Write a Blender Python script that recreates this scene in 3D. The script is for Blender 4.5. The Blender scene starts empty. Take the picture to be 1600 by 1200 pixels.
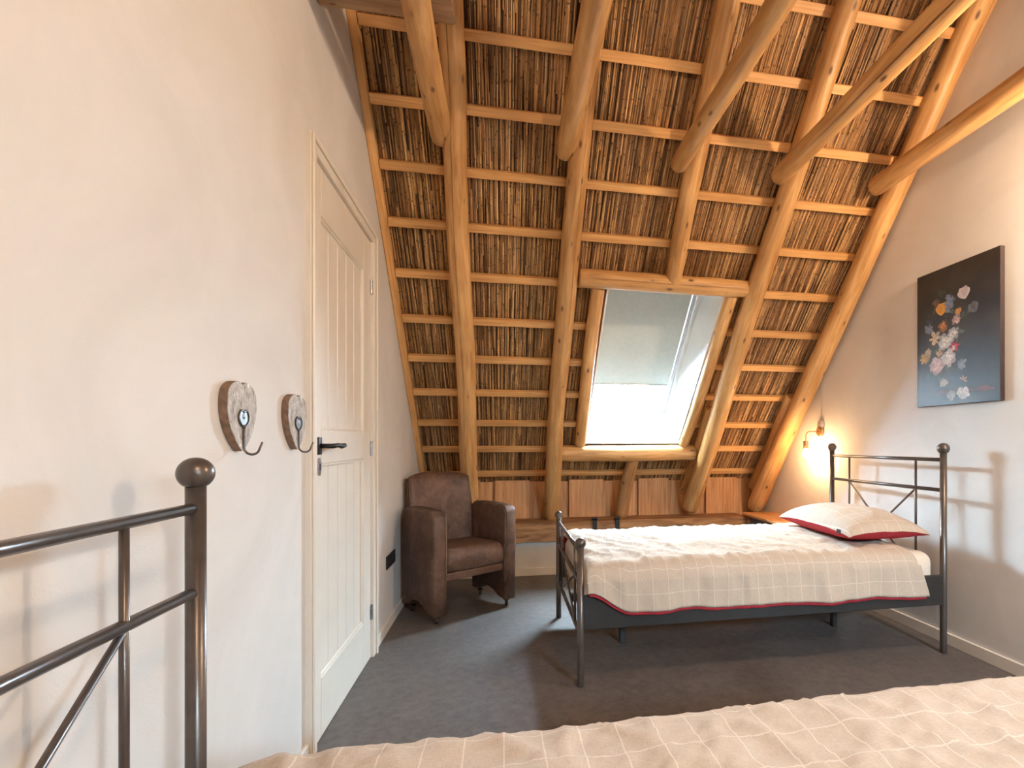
import bpy, bmesh, math, random
from mathutils import Vector, Matrix, noise
from mathutils.geometry import tessellate_polygon

random.seed(7)
SC = bpy.context.scene
COL = SC.collection

# ------------------------------------------------------------------ camera
F_PX, CX, HY, CAMH = 783.0, 935.0, 692.0, 1.15
cam_d = bpy.data.cameras.new('camera')
cam = bpy.data.objects.new('camera', cam_d)
COL.objects.link(cam)
cam_d.sensor_width = 36.0
cam_d.lens = F_PX / 1600.0 * 36.0
cam_d.shift_x = (800.0 - CX) / 1600.0
cam_d.shift_y = (HY - 600.0) / 1600.0
cam_d.clip_start = 0.01
cam.location = (0, 0, CAMH)
cam.rotation_euler = (math.radians(90), 0, -math.radians(10.774))
SC.camera = cam

# ------------------------------------------------------------------ world, exposure
W = bpy.data.worlds.new('daylight')
SC.world = W
W.use_nodes = True
bg = W.node_tree.nodes['Background']
bg.inputs['Color'].default_value = (0.62, 0.82, 1.0, 1)
bg.inputs['Strength'].default_value = 265.0
SC.view_settings.view_transform = 'Standard'
SC.view_settings.look = 'None'
SC.view_settings.gamma = 1.0
SC.view_settings.use_curve_mapping = False
SC.view_settings.exposure = 0.96
SC.cycles.use_denoising = True
SC.cycles.use_light_tree = False
SC.cycles.max_bounces = 6
SC.cycles.diffuse_bounces = 5
SC.cycles.glossy_bounces = 3
SC.cycles.adaptive_threshold = 0.02
SC.cycles.sample_clamp_indirect = 6.0
SC.cycles.caustics_reflective = False
SC.cycles.caustics_refractive = False
BULB_VISIBLE = 300.0      # emission of the bulb beside the far bed
BULB_WALL = 1800.0         # same lamp, high on the right wall
BULB_FILL = 560.0      # added fill pendant, unseen behind the camera
BULB_COL = (1.0, 0.74, 0.50, 1)
BULB_AMBER = (1.0, 0.60, 0.28, 1)

# roof geometry: P0 is the plane of the batten faces
SL = 1.09
ANG = math.atan(SL)
SA, CA = math.sin(ANG), math.cos(ANG)
Y00 = 5.77 / SL
XL, XR = -0.70, 2.50
RIDGE_Y = 0.9
S_RIDGE = (Y00 - RIDGE_Y) / CA


def R(x, s, n=0.0):
    return Vector((x, Y00 - s * CA + n * SA, s * SA + n * CA))


# portal in the skylight opening
pl = bpy.data.lights.new('skylight_portal', 'AREA')
pl.shape = 'RECTANGLE'
pl.size, pl.size_y = 0.80, 1.40
pl.cycles.is_portal = True
po = bpy.data.objects.new('skylight_portal', pl)
COL.objects.link(po)
po.location = R(1.075, 2.30, 0.50)
po.rotation_euler = Vector((0, -SA, -CA)).to_track_quat('-Z', 'Y').to_euler()


# a second portal for the added fill window in the rear slope
RW = (1.72, 2.38, 2.30, 2.82)
pr = bpy.data.lights.new('rear_portal', 'AREA')
pr.shape = 'RECTANGLE'
pr.size, pr.size_y = RW[1] - RW[0], RW[3] - RW[2]
pr.cycles.is_portal = True
ro = bpy.data.objects.new('rear_portal', pr)
COL.objects.link(ro)
_p = R((RW[0] + RW[1]) / 2, (RW[2] + RW[3]) / 2, 0.50)
ro.location = (_p.x, 2 * RIDGE_Y - _p.y, _p.z)
ro.rotation_euler = Vector((0, SA, -CA)).to_track_quat('-Z', 'Y').to_euler()


# ------------------------------------------------------------------ materials
def nmat(name):
    m = bpy.data.materials.new(name)
    m.use_nodes = True
    nt = m.node_tree
    b = nt.nodes['Principled BSDF']
    return m, nt, b


def N(nt, t, **kw):
    n = nt.nodes.new(t)
    for k, v in kw.items():
        setattr(n, k, v)
    return n


def ramp(nt, stops):
    r = N(nt, 'ShaderNodeValToRGB')
    el = r.color_ramp.elements
    el[0].position, el[0].color = stops[0][0], (*stops[0][1], 1)
    el[1].position, el[1].color = stops[-1][0], (*stops[-1][1], 1)
    for p, c in stops[1:-1]:
        e = el.new(p)
        e.color = (*c, 1)
    return r


def coords(nt, scale, src='obj', attr='wood'):
    mp = N(nt, 'ShaderNodeMapping')
    mp.inputs['Scale'].default_value = scale
    if src == 'attr':
        a = N(nt, 'ShaderNodeAttribute', attribute_name=attr)
        nt.links.new(a.outputs['Vector'], mp.inputs['Vector'])
    elif src == 'uv':
        a = N(nt, 'ShaderNodeUVMap')
        nt.links.new(a.outputs['UV'], mp.inputs['Vector'])
    else:
        a = N(nt, 'ShaderNodeTexCoord')
        nt.links.new(a.outputs['Object'], mp.inputs['Vector'])
    return mp.outputs['Vector']


def noise_n(nt, vec, scale=1.0, detail=4.0, rough=0.55, dist=0.0):
    n = N(nt, 'ShaderNodeTexNoise')
    n.inputs['Scale'].default_value = scale
    n.inputs['Detail'].default_value = detail
    n.inputs['Roughness'].default_value = rough
    n.inputs['Distortion'].default_value = dist
    nt.links.new(vec, n.inputs['Vector'])
    return n.outputs['Fac']


def mixc(nt, fac, a, b, mode='MIX'):
    m = N(nt, 'ShaderNodeMix', data_type='RGBA', blend_type=mode)
    for sock, v in ((m.inputs[0], fac), (m.inputs[6], a), (m.inputs[7], b)):
        if hasattr(v, 'links'):
            nt.links.new(v, sock)
        elif isinstance(v, (int, float)):
            sock.default_value = v
        else:
            sock.default_value = (*v, 1)
    return m.outputs[2]


def bump(nt, b, height, strength=0.2, dist=0.01):
    bp = N(nt, 'ShaderNodeBump')
    bp.inputs['Strength'].default_value = strength
    bp.inputs['Distance'].default_value = dist
    nt.links.new(height, bp.inputs['Height'])
    nt.links.new(bp.outputs['Normal'], b.inputs['Normal'])


def plain(name, col, rough=0.5, metal=0.0, nscale=40.0, var=0.12, bmp=0.0, spec=0.5):
    m, nt, b = nmat(name)
    v = coords(nt, (1, 1, 1))
    f = noise_n(nt, v, nscale, 3)
    d = tuple(c * (1 - var) for c in col)
    l = tuple(min(1, c * (1 + var)) for c in col)
    r = ramp(nt, [(0.3, d), (0.7, l)])
    nt.links.new(f, r.inputs['Fac'])
    nt.links.new(r.outputs['Color'], b.inputs['Base Color'])
    b.inputs['Roughness'].default_value = rough
    b.inputs['Metallic'].default_value = metal
    b.inputs['Specular IOR Level'].default_value = spec
    if bmp:
        bump(nt, b, f, bmp, 0.002)
    return m


def wood(name, dark, light, knot, ring=14.0, rough=0.5, knots=0.125, spec=0.4, kscale=(13, 13, 5.5)):
    m, nt, b = nmat(name)
    v = coords(nt, (ring, ring, 1.1), 'attr')
    f = noise_n(nt, v, 2.2, 5, 0.6, 0.6)
    r = ramp(nt, [(0.25, tuple(a * 0.72 for a in dark)), (0.38, dark), (0.52, tuple((a + c) / 2 for a, c in zip(dark, light))), (0.68, light)])
    nt.links.new(f, r.inputs['Fac'])
    v2 = coords(nt, (1.6, 1.6, 0.9), 'attr')
    oi = N(nt, 'ShaderNodeObjectInfo')
    f2a = noise_n(nt, v2, 2.0, 3)
    f2m = N(nt, 'ShaderNodeMath', operation='MULTIPLY_ADD')
    nt.links.new(oi.outputs['Random'], f2m.inputs[0])
    f2m.inputs[1].default_value = 0.30
    f2s = N(nt, 'ShaderNodeMath', operation='SUBTRACT')
    nt.links.new(f2a, f2s.inputs[0])
    f2s.inputs[1].default_value = 0.15
    nt.links.new(f2s.outputs[0], f2m.inputs[2])
    f2 = f2m.outputs[0]
    r2 = ramp(nt, [(0.35, (0.80, 0.74, 0.68)), (0.65, (1.08, 1.04, 1.0))])
    nt.links.new(f2, r2.inputs['Fac'])
    c = mixc(nt, 1.0, r.outputs['Color'], r2.outputs['Color'], 'MULTIPLY')
    v3 = coords(nt, kscale, 'attr')
    vo = N(nt, 'ShaderNodeTexVoronoi')
    vo.inputs['Scale'].default_value = 1.0
    nt.links.new(v3, vo.inputs['Vector'])
    kr = ramp(nt, [(knots * 0.55, (1, 1, 1)), (knots * 1.25, (0, 0, 0))])
    nt.links.new(vo.outputs['Distance'], kr.inputs['Fac'])
    c = mixc(nt, kr.outputs['Color'], c, knot)
    nt.links.new(c, b.inputs['Base Color'])
    b.inputs['Roughness'].default_value = rough
    b.inputs['Specular IOR Level'].default_value = spec
    bump(nt, b, f, 0.25, 0.004)
    return m


M = {}
M['log'] = wood('peeled_log', (0.50, 0.255, 0.085), (0.76, 0.475, 0.205), (0.13, 0.055, 0.022), 12, 0.42)
M['log_dark'] = wood('weathered_log', (0.28, 0.135, 0.05), (0.50, 0.27, 0.11), (0.09, 0.04, 0.02), 12, 0.55)
M['batten'] = wood('pine_batten', (0.66, 0.35, 0.12), (0.84, 0.51, 0.215), (0.25, 0.10, 0.04), 26, 0.5, 0.07, kscale=(9, 9, 2.2))
M['plank'] = wood('pine_plank', (0.46, 0.21, 0.075), (0.68, 0.37, 0.16), (0.17, 0.07, 0.03), 20, 0.55, 0.06, kscale=(8, 8, 5))
M['beam'] = wood('rough_beam', (0.14, 0.066, 0.028), (0.42, 0.225, 0.095), (0.08, 0.035, 0.018), 9, 0.7, 0.05)
M['greyboard'] = wood('aged_board', (0.36, 0.22, 0.12), (0.56, 0.37, 0.22), (0.14, 0.07, 0.04), 14, 0.6, 0.08)


def thatch_mat():
    m, nt, b = nmat('reed_thatch')
    a = N(nt, 'ShaderNodeAttribute', attribute_name='reed')
    v = coords(nt, (60, 60, 5), 'attr', 'wood')
    f = noise_n(nt, v, 1.0, 4, 0.65)
    r = ramp(nt, [(0.34, (0.42, 0.38, 0.36)), (0.62, (1.1, 1.08, 1.05))])
    nt.links.new(f, r.inputs['Fac'])
    c = mixc(nt, 1.0, a.outputs['Color'], r.outputs['Color'], 'MULTIPLY')
    nt.links.new(c, b.inputs['Base Color'])
    b.inputs['Roughness'].default_value = 0.5
    b.inputs['Specular IOR Level'].default_value = 0.35
    return m


M['reed'] = thatch_mat()


def thatch_sheet():
    m, nt, b = nmat('thatch_backing')
    v = coords(nt, (110, 4, 4))
    f = noise_n(nt, v, 1.0, 4, 0.6)
    r = ramp(nt, [(0.3, (0.05, 0.026, 0.012)), (0.7, (0.30, 0.17, 0.075))])
    nt.links.new(f, r.inputs['Fac'])
    nt.links.new(r.outputs['Color'], b.inputs['Base Color'])
    b.inputs['Roughness'].default_value = 0.8
    bump(nt, b, f, 0.6, 0.01)
    return m


M['thatch'] = thatch_sheet()


def wall_mat():
    m, nt, b = nmat('limewashed_plaster')
    v = coords(nt, (1, 1, 1))
    f = noise_n(nt, v, 1.7, 5, 0.6, 0.8)
    r = ramp(nt, [(0.3, (0.665, 0.642, 0.615)), (0.7, (0.775, 0.757, 0.733))])
    nt.links.new(f, r.inputs['Fac'])
    nt.links.new(r.outputs['Color'], b.inputs['Base Color'])
    g = noise_n(nt, v, 170.0, 3)
    bump(nt, b, g, 0.22, 0.003)
    b.inputs['Roughness'].default_value = 0.85
    b.inputs['Specular IOR Level'].default_value = 0.2
    return m


M['wall'] = wall_mat()


def floor_mat():
    m, nt, b = nmat('dark_vinyl')
    v = coords(nt, (1, 1, 1))
    f = noise_n(nt, v, 26.0, 6, 0.7)
    f2 = noise_n(nt, v, 2.2, 3, 0.5)
    r = ramp(nt, [(0.3, (0.080, 0.066, 0.059)), (0.7, (0.148, 0.125, 0.112))])
    nt.links.new(f, r.inputs['Fac'])
    r2 = ramp(nt, [(0.3, (0.85, 0.85, 0.85)), (0.7, (1.12, 1.1, 1.08))])
    nt.links.new(f2, r2.inputs['Fac'])
    c = mixc(nt, 1.0, r.outputs['Color'], r2.outputs['Color'], 'MULTIPLY')
    nt.links.new(c, b.inputs['Base Color'])
    b.inputs['Roughness'].default_value = 0.48
    b.inputs['Specular IOR Level'].default_value = 0.5
    bump(nt, b, f, 0.05, 0.002)
    return m


M['floor'] = floor_mat()
M['paint'] = plain('cream_paint', (0.80, 0.745, 0.66), 0.38, nscale=6, var=0.03)
M['skirting'] = plain('skirting_paint', (0.76, 0.70, 0.62), 0.45, nscale=6, var=0.04)
M['white'] = plain('white_lining', (0.86, 0.86, 0.84), 0.5, nscale=5, var=0.03)
M['sash'] = plain('pale_grey_lacquer', (0.70, 0.73, 0.74), 0.35, nscale=5, var=0.03)
M['metal'] = plain('dark_bronze_metal', (0.105, 0.084, 0.072), 0.30, 0.5, 30, 0.12)
M['steel_panel'] = plain('black_coated_steel', (0.030, 0.027, 0.025), 0.42, 0.1, 30, 0.12)
M['iron'] = plain('black_iron', (0.018, 0.017, 0.017), 0.45, 0.6, 60, 0.25)
M['hookmetal'] = plain('dull_steel', (0.13, 0.12, 0.115), 0.35, 0.8, 120, 0.3)
M['copper'] = plain('copper', (0.62, 0.34, 0.17), 0.32, 0.85, 40, 0.1)
M['nickel'] = plain('aged_nickel', (0.40, 0.40, 0.40), 0.30, 0.9, 80, 0.25)
M['black_plastic'] = plain('black_plastic', (0.013, 0.013, 0.014), 0.35)
M['dark_panel'] = plain('slate_panel', (0.085, 0.082, 0.085), 0.6)
M['cord'] = plain('pale_cord', (0.52, 0.44, 0.37), 0.6)
M['rubber'] = plain('castor_rubber', (0.012, 0.012, 0.013), 0.45)
M['red'] = plain('red_cotton', (0.40, 0.035, 0.045), 0.9, 0, 300, 0.2, 0.2, 0.15)
M['sheet'] = plain('ecru_sheet', (0.72, 0.62, 0.51), 0.9, 0, 200, 0.08, 0.15, 0.15)
M['tag'] = plain('black_tag', (0.02, 0.02, 0.022), 0.8)
M['canvas_edge'] = plain('canvas_edge', (0.035, 0.018, 0.016), 0.7)
M['heart_side'] = plain('sawn_wood_edge', (0.20, 0.12, 0.075), 0.8, 0, 60, 0.3, 0.3)


def linen_mat():
    m, nt, b = nmat('checked_linen')
    uvv = coords(nt, (1, 1, 1), 'uv')
    sep = N(nt, 'ShaderNodeSeparateXYZ')
    nt.links.new(uvv, sep.inputs[0])
    lines = []
    for ax, per in (('X', 0.078), ('Y', 0.105)):
        d = N(nt, 'ShaderNodeMath', operation='DIVIDE')
        nt.links.new(sep.outputs[ax], d.inputs[0])
        d.inputs[1].default_value = per
        fr = N(nt, 'ShaderNodeMath', operation='FRACT')
        nt.links.new(d.outputs[0], fr.inputs[0])
        lt = N(nt, 'ShaderNodeMath', operation='LESS_THAN')
        nt.links.new(fr.outputs[0], lt.inputs[0])
        lt.inputs[1].default_value = 0.0035 / per
        lines.append(lt.outputs[0])
    mx = N(nt, 'ShaderNodeMath', operation='MAXIMUM')
    nt.links.new(lines[0], mx.inputs[0])
    nt.links.new(lines[1], mx.inputs[1])
    half = N(nt, 'ShaderNodeMath', operation='MULTIPLY')
    nt.links.new(mx.outputs[0], half.inputs[0])
    half.inputs[1].default_value = 0.38
    v = coords(nt, (55, 900, 1), 'uv')
    f = noise_n(nt, v, 1.0, 3, 0.7)
    v2 = coords(nt, (900, 55, 1), 'uv')
    f2 = noise_n(nt, v2, 1.0, 3, 0.7)
    ad = N(nt, 'ShaderNodeMath', operation='ADD')
    nt.links.new(f, ad.inputs[0])
    nt.links.new(f2, ad.inputs[1])
    r = ramp(nt, [(0.72, (0.41, 0.325, 0.25)), (1.28, (0.59, 0.485, 0.39))])
    dv = N(nt, 'ShaderNodeMath', operation='MULTIPLY')
    nt.links.new(ad.outputs[0], dv.inputs[0])
    dv.inputs[1].default_value = 1.0
    r.color_ramp.elements[0].position = 0.36
    r.color_ramp.elements[1].position = 0.64
    dv.inputs[1].default_value = 0.5
    nt.links.new(dv.outputs[0], r.inputs['Fac'])
    c = mixc(nt, half.outputs[0], r.outputs['Color'], (0.80, 0.71, 0.615))
    nt.links.new(c, b.inputs['Base Color'])
    b.inputs['Roughness'].default_value = 0.95
    b.inputs['Specular IOR Level'].default_value = 0.1
    bump(nt, b, dv.outputs[0], 0.25, 0.002)
    return m


M['linen'] = linen_mat()


def leather_mat():
    m, nt, b = nmat('worn_brown_leather')
    v = coords(nt, (1, 1, 1))
    f = noise_n(nt, v, 7.0, 6, 0.65, 0.8)
    r = ramp(nt, [(0.30, (0.042, 0.020, 0.012)), (0.52, (0.108, 0.054, 0.033)), (0.75, (0.180, 0.100, 0.066))])
    nt.links.new(f, r.inputs['Fac'])
    v2 = coords(nt, (60, 60, 16))
    f2 = noise_n(nt, v2, 1.0, 4, 0.7, 1.5)
    r2 = ramp(nt, [(0.55, (0, 0, 0)), (0.70, (1, 1, 1))])
    nt.links.new(f2, r2.inputs['Fac'])
    mul = N(nt, 'ShaderNodeMath', operation='MULTIPLY')
    nt.links.new(r2.outputs['Color'], mul.inputs[0])
    mul.inputs[1].default_value = 0.4
    c = mixc(nt, mul.outputs[0], r.outputs['Color'], (0.26, 0.155, 0.10))
    nt.links.new(c, b.inputs['Base Color'])
    b.inputs['Roughness'].default_value = 0.55
    b.inputs['Specular IOR Level'].default_value = 0.4
    g = noise_n(nt, v, 240, 2)
    bump(nt, b, g, 0.15, 0.001)
    return m


M['leather'] = leather_mat()


def heart_mat():
    m, nt, b = nmat('weathered_grey_wood')
    v = coords(nt, (30, 30, 16))
    f = noise_n(nt, v, 2.2, 5, 0.7, 0.5)
    r = ramp(nt, [(0.36, (0.24, 0.205, 0.17)), (0.48, (0.44, 0.40, 0.36)), (0.60, (0.52, 0.50, 0.47)), (0.66, (0.84, 0.83, 0.81))])
    nt.links.new(f, r.inputs['Fac'])
    nt.links.new(r.outputs['Color'], b.inputs['Base Color'])
    b.inputs['Roughness'].default_value = 0.75
    bump(nt, b, f, 0.2, 0.002)
    return m


M['heart'] = heart_mat()


def paint_mat():
    m, nt, b = nmat('printed_flowers')
    a = N(nt, 'ShaderNodeAttribute', attribute_name='reed')
    v = coords(nt, (1, 1, 1))
    f = noise_n(nt, v, 160, 3)
    r = ramp(nt, [(0.3, (0.75, 0.75, 0.75)), (0.7, (1.1, 1.1, 1.1))])
    nt.links.new(f, r.inputs['Fac'])
    c = mixc(nt, 1.0, a.outputs['Color'], r.outputs['Color'], 'MULTIPLY')
    nt.links.new(c, b.inputs['Base Color'])
    b.inputs['Roughness'].default_value = 0.5
    return m


M['print'] = paint_mat()


def canvas_mat():
    m, nt, b = nmat('dark_painted_canvas')
    v = coords(nt, (1, 1, 1))
    f = noise_n(nt, v, 5.0, 4, 0.6)
    r = ramp(nt, [(0.35, (0.010, 0.010, 0.010)), (0.7, (0.040, 0.030, 0.022))])
    nt.links.new(f, r.inputs['Fac'])
    nt.links.new(r.outputs['Color'], b.inputs['Base Color'])
    b.inputs['Roughness'].default_value = 0.42
    g = noise_n(nt, v, 500, 2)
    bump(nt, b, g, 0.25, 0.001)
    return m


M['canvas'] = canvas_mat()


def blind_mat():
    m, nt, b = nmat('grey_green_blind')
    v = coords(nt, (1, 1, 1))
    f = noise_n(nt, v, 30, 2)
    r = ramp(nt, [(0.3, (0.50, 0.51, 0.46)), (0.7, (0.54, 0.55, 0.50))])
    nt.links.new(f, r.inputs['Fac'])
    nt.links.new(r.outputs['Color'], b.inputs['Base Color'])
    b.inputs['Roughness'].default_value = 0.85
    tr = N(nt, 'ShaderNodeBsdfTranslucent')
    tr.inputs['Color'].default_value = (0.50, 0.50, 0.44, 1)
    mx = N(nt, 'ShaderNodeMixShader')
    mx.inputs[0].default_value = BLIND_T
    nt.links.new(b.outputs[0], mx.inputs[1])
    nt.links.new(tr.outputs[0], mx.inputs[2])
    nt.links.new(mx.outputs[0], nt.nodes['Material Output'].inputs['Surface'])
    return m


BLIND_T = 0.002
M['blind'] = blind_mat()


def glass_mat():
    m, nt, b = nmat('window_glass')
    t = N(nt, 'ShaderNodeBsdfTransparent')
    t.inputs['Color'].default_value = (0.95, 0.97, 0.97, 1)
    g = N(nt, 'ShaderNodeBsdfGlossy')
    g.inputs['Roughness'].default_value = 0.02
    mx = N(nt, 'ShaderNodeMixShader')
    mx.inputs[0].default_value = 0.06
    nt.links.new(t.outputs[0], mx.inputs[1])
    nt.links.new(g.outputs[0], mx.inputs[2])
    nt.links.new(mx.outputs[0], nt.nodes['Material Output'].inputs['Surface'])
    return m


M['glass'] = glass_mat()


def bulb_mat(name, strength, col=BULB_COL):
    m, nt, b = nmat(name)
    b.inputs['Base Color'].default_value = (0.9, 0.8, 0.6, 1)
    b.inputs['Emission Color'].default_value = col
    b.inputs['Emission Strength'].default_value = strength
    return m


# ------------------------------------------------------------------ mesh helpers
def tag(o, label=None, cat=None, group=None, kind=None):
    if label: o['label'] = label
    if cat: o['category'] = cat
    if group: o['group'] = group
    if kind: o['kind'] = kind
    return o


def link(name, me, parent=None, loc=(0, 0, 0), rot=(0, 0, 0)):
    o = bpy.data.objects.new(name, me)
    COL.objects.link(o)
    o.location = loc
    o.rotation_euler = rot
    if parent:
        o.parent = parent
    return o


def thing(name, loc, label, cat, group=None, rotz=0.0, kind=None):
    o = link(name, None, None, loc, (0, 0, rotz))
    o.empty_display_size = 0.05
    return tag(o, label, cat, group, kind)


def mesh(name, verts, faces, mat, smooth=False, attr=None, col=None, uv=None):
    me = bpy.data.meshes.new(name)
    me.from_pydata([tuple(v) for v in verts], [], faces)
    if attr is not None:
        a = me.attributes.new('wood', 'FLOAT_VECTOR', 'POINT')
        a.data.foreach_set('vector', [c for v in attr for c in v])
    if col is not None:
        a = me.attributes.new('reed', 'FLOAT_COLOR', 'POINT')
        a.data.foreach_set('color', [c for v in col for c in v])
    if uv is not None:
        l = me.uv_layers.new(name='UVMap')
        l.data.foreach_set('uv', [c for lp in me.loops for c in uv[lp.vertex_index]])
    if smooth:
        me.polygons.foreach_set('use_smooth', [True] * len(me.polygons))
    me.materials.append(M[mat] if isinstance(mat, str) else mat)
    me.update()
    return me


def part(name, geo, mat, parent, smooth=False, **kw):
    return link(name, mesh(name, geo[0], geo[1], mat, smooth, **kw), parent)


def single(name, geo, mat, label, cat, group=None, kind=None, smooth=False, **kw):
    """one-mesh thing, its origin at the base of its shape"""
    vs = [Vector(v) for v in geo[0]]
    n = len(vs)
    b = Vector((sum(v.x for v in vs) / n, sum(v.y for v in vs) / n, min(v.z for v in vs)))
    me = mesh(name, [v - b for v in vs], geo[1], mat, smooth, **kw)
    return tag(link(name, me, None, b), label, cat, group, kind)


def join(*geos):
    V, Fc = [], []
    for v, f in geos:
        o = len(V)
        V += list(v)
        Fc += [tuple(i + o for i in q) for q in f]
    return V, Fc


def xf(geo, mtx):
    return [mtx @ Vector(v) for v in geo[0]], geo[1]


def box(lo, hi, bev=0.0, seg=1):
    bm = bmesh.new()
    bmesh.ops.create_cube(bm, size=1.0)
    c = [(a + b) / 2 for a, b in zip(lo, hi)]
    d = [abs(b - a) for a, b in zip(lo, hi)]
    for v in bm.verts:
        v.co = Vector((c[0] + v.co.x * d[0], c[1] + v.co.y * d[1], c[2] + v.co.z * d[2]))
    if bev:
        bmesh.ops.bevel(bm, geom=list(bm.edges), offset=min(bev, min(d) * 0.45), segments=seg, profile=0.5, affect='EDGES')
    bm.verts.index_update()
    g = [v.co.copy() for v in bm.verts], [tuple(v.index for v in f.verts) for f in bm.faces]
    bm.free()
    return g


def tube(pts, rad, n=10, caps=True):
    pts = [Vector(p) for p in pts]
    rs = rad if isinstance(rad, (list, tuple)) else [rad] * len(pts)
    V, Fc = [], []
    t0 = (pts[1] - pts[0]).normalized()
    ref = Vector((0, 0, 1)) if abs(t0.z) < 0.9 else Vector((1, 0, 0))
    u = t0.cross(ref).normalized()
    for i, p in enumerate(pts):
        if i == 0: t = pts[1] - pts[0]
        elif i == len(pts) - 1: t = pts[-1] - pts[-2]
        else: t = (pts[i + 1] - pts[i]).normalized() + (pts[i] - pts[i - 1]).normalized()
        t.normalize()
        u = (u - t * u.dot(t)).normalized()
        w = t.cross(u)
        for k in range(n):
            a = 2 * math.pi * k / n
            V.append(p + (u * math.cos(a) + w * math.sin(a)) * rs[i])
    for i in range(len(pts) - 1):
        for k in range(n):
            a, b = i * n + k, i * n + (k + 1) % n
            Fc.append((a, b, b + n, a + n))
    if caps:
        Fc.append(tuple(reversed(range(n))))
        Fc.append(tuple(range((len(pts) - 1) * n, len(pts) * n)))
    return V, Fc


def lathe(profile, n=20):
    """profile: (r, z) list around local z"""
    V, Fc = [], []
    for r, z in profile:
        for k in range(n):
            a = 2 * math.pi * k / n
            V.append(Vector((r * math.cos(a), r * math.sin(a), z)))
    m = len(profile)
    for i in range(m - 1):
        for k in range(n):
            a, b = i * n + k, i * n + (k + 1) % n
            Fc.append((a, b, b + n, a + n))
    Fc.append(tuple(reversed(range(n))))
    Fc.append(tuple(range((m - 1) * n, m * n)))
    return V, Fc


def ball(c, r, nu=20, nv=12):
    prof = [(max(1e-4, r * math.sin(math.pi * i / nv)), -r * math.cos(math.pi * i / nv)) for i in range(nv + 1)]
    return xf(lathe(prof, nu), Matrix.Translation(c))


def prism(outer, holes, fn, d0, d1):
    """flat polygon with holes, fn maps (u, v, depth) to a point"""
    rings = [outer] + holes
    flat = [p for r in rings for p in r]
    tris = tessellate_polygon([[Vector((a, b, 0)) for a, b in r] for r in rings])
    n = len(flat)
    V = [fn(a, b, d0) for a, b in flat] + [fn(a, b, d1) for a, b in flat]
    Fc = [tuple(t) for t in tris] + [tuple(i + n for i in reversed(t)) for t in tris]
    o = 0
    for r in rings:
        k = len(r)
        for i in range(k):
            a, b = o + i, o + (i + 1) % k
            Fc.append((a, b, b + n, a + n))
        o += k
    bm = bmesh.new()
    vs = [bm.verts.new(v) for v in V]
    for f in Fc:
        try:
            bm.faces.new([vs[i] for i in f])
        except ValueError:
            pass
    bmesh.ops.recalc_face_normals(bm, faces=list(bm.faces))
    bm.verts.index_update()
    g = [v.co.copy() for v in bm.verts], [tuple(v.index for v in f.verts) for f in bm.faces]
    bm.free()
    return g


def log_geo(pts, radii, seed, wob=0.012, crack=None, nseg=34, nr=20, lump=0.05, flat_ends=True, facing=None):
    """peeled round timber along a polyline; crack = (angle, t0, t1) is cut in as a groove.
    returns (geo, wood coordinates)"""
    pts = [Vector(p) for p in pts]
    L = [0.0]
    for a, b in zip(pts, pts[1:]):
        L.append(L[-1] + (b - a).length)
    T = L[-1]

    def at(t):
        d = t * T
        for i in range(len(pts) - 1):
            if d <= L[i + 1] + 1e-9:
                k = (d - L[i]) / (L[i + 1] - L[i])
                return pts[i].lerp(pts[i + 1], k), radii[i] * (1 - k) + radii[i + 1] * k
        return pts[-1], radii[-1]
    ax = (pts[-1] - pts[0]).normalized()
    ref = Vector((0, 0, 1)) if abs(ax.z) < 0.95 else Vector((0, -1, 0))
    if facing is not None:
        ref = Vector(facing)
    u = (ref - ax * ref.dot(ax)).normalized()       # angle 0 points along ref
    w = ax.cross(u)
    angs = [2 * math.pi * k / nr for k in range(nr)]
    if crack:
        ca = crack[0] % (2 * math.pi)
        hw = crack[3] if len(crack) > 3 else 0.045
        angs = [a for a in angs if abs((a - ca + math.pi) % (2 * math.pi) - math.pi) > 0.24]
        angs += [ca - hw - 0.09, ca - hw - 0.012, ca - hw, ca, ca + hw, ca + hw + 0.012, ca + hw + 0.09]
        angs = sorted(a % (2 * math.pi) for a in angs)
    m = len(angs)
    V, A, Fc = [], [], []
    off = Vector((seed * 3.7, seed * 1.3, seed * 2.9))
    rings = [i / nseg for i in range(nseg + 1)]
    # rounded arrises on the ends
    ts = [(0.0, 0.90)] + [(max(t, 0.006), 1.0) if t == 0 else ((min(t, 0.994), 1.0)) for t in rings] + [(1.0, 0.90)]
    for t, sc in ts:
        c, r = at(t)
        d = t * T
        c = c + u * (noise.noise(Vector((d * 0.9, seed * 5.1, 0))) * wob) + w * (noise.noise(Vector((d * 0.9, seed * 5.1, 7))) * wob)
        for a in angs:
            q = Vector((math.cos(a) * 1.6, math.sin(a) * 1.6, d * 4.0)) + off
            rr = r * sc * (1 + lump * noise.noise(q) + 0.5 * lump * noise.noise(q * 2.7))
            if crack and abs((a - crack[0] + math.pi) % (2 * math.pi) - math.pi) < 0.01 and crack[1] < t < crack[2]:
                e = min(t - crack[1], crack[2] - t) / (crack[2] - crack[1])
                rr *= 1 - 0.5 * min(1, e * 7)
            V.append(c + (u * math.cos(a) + w * math.sin(a)) * rr)
            A.append(Vector((math.cos(a) * r, math.sin(a) * r, d)) + off)
    nrg = len(ts)
    for i in range(nrg - 1):
        for k in range(m):
            a, b = i * m + k, i * m + (k + 1) % m
            Fc.append((a, b, b + m, a + m))
    Fc.append(tuple(reversed(range(m))))
    Fc.append(tuple(range((nrg - 1) * m, nrg * m)))
    return (V, Fc), A


def log(name, pts, radii, seed, label, cat, mat='log', group=None, **kw):
    g, A = log_geo(pts, radii, seed, **kw)
    return single(name, g, mat, label, cat, group, None, True, attr=A)


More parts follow.
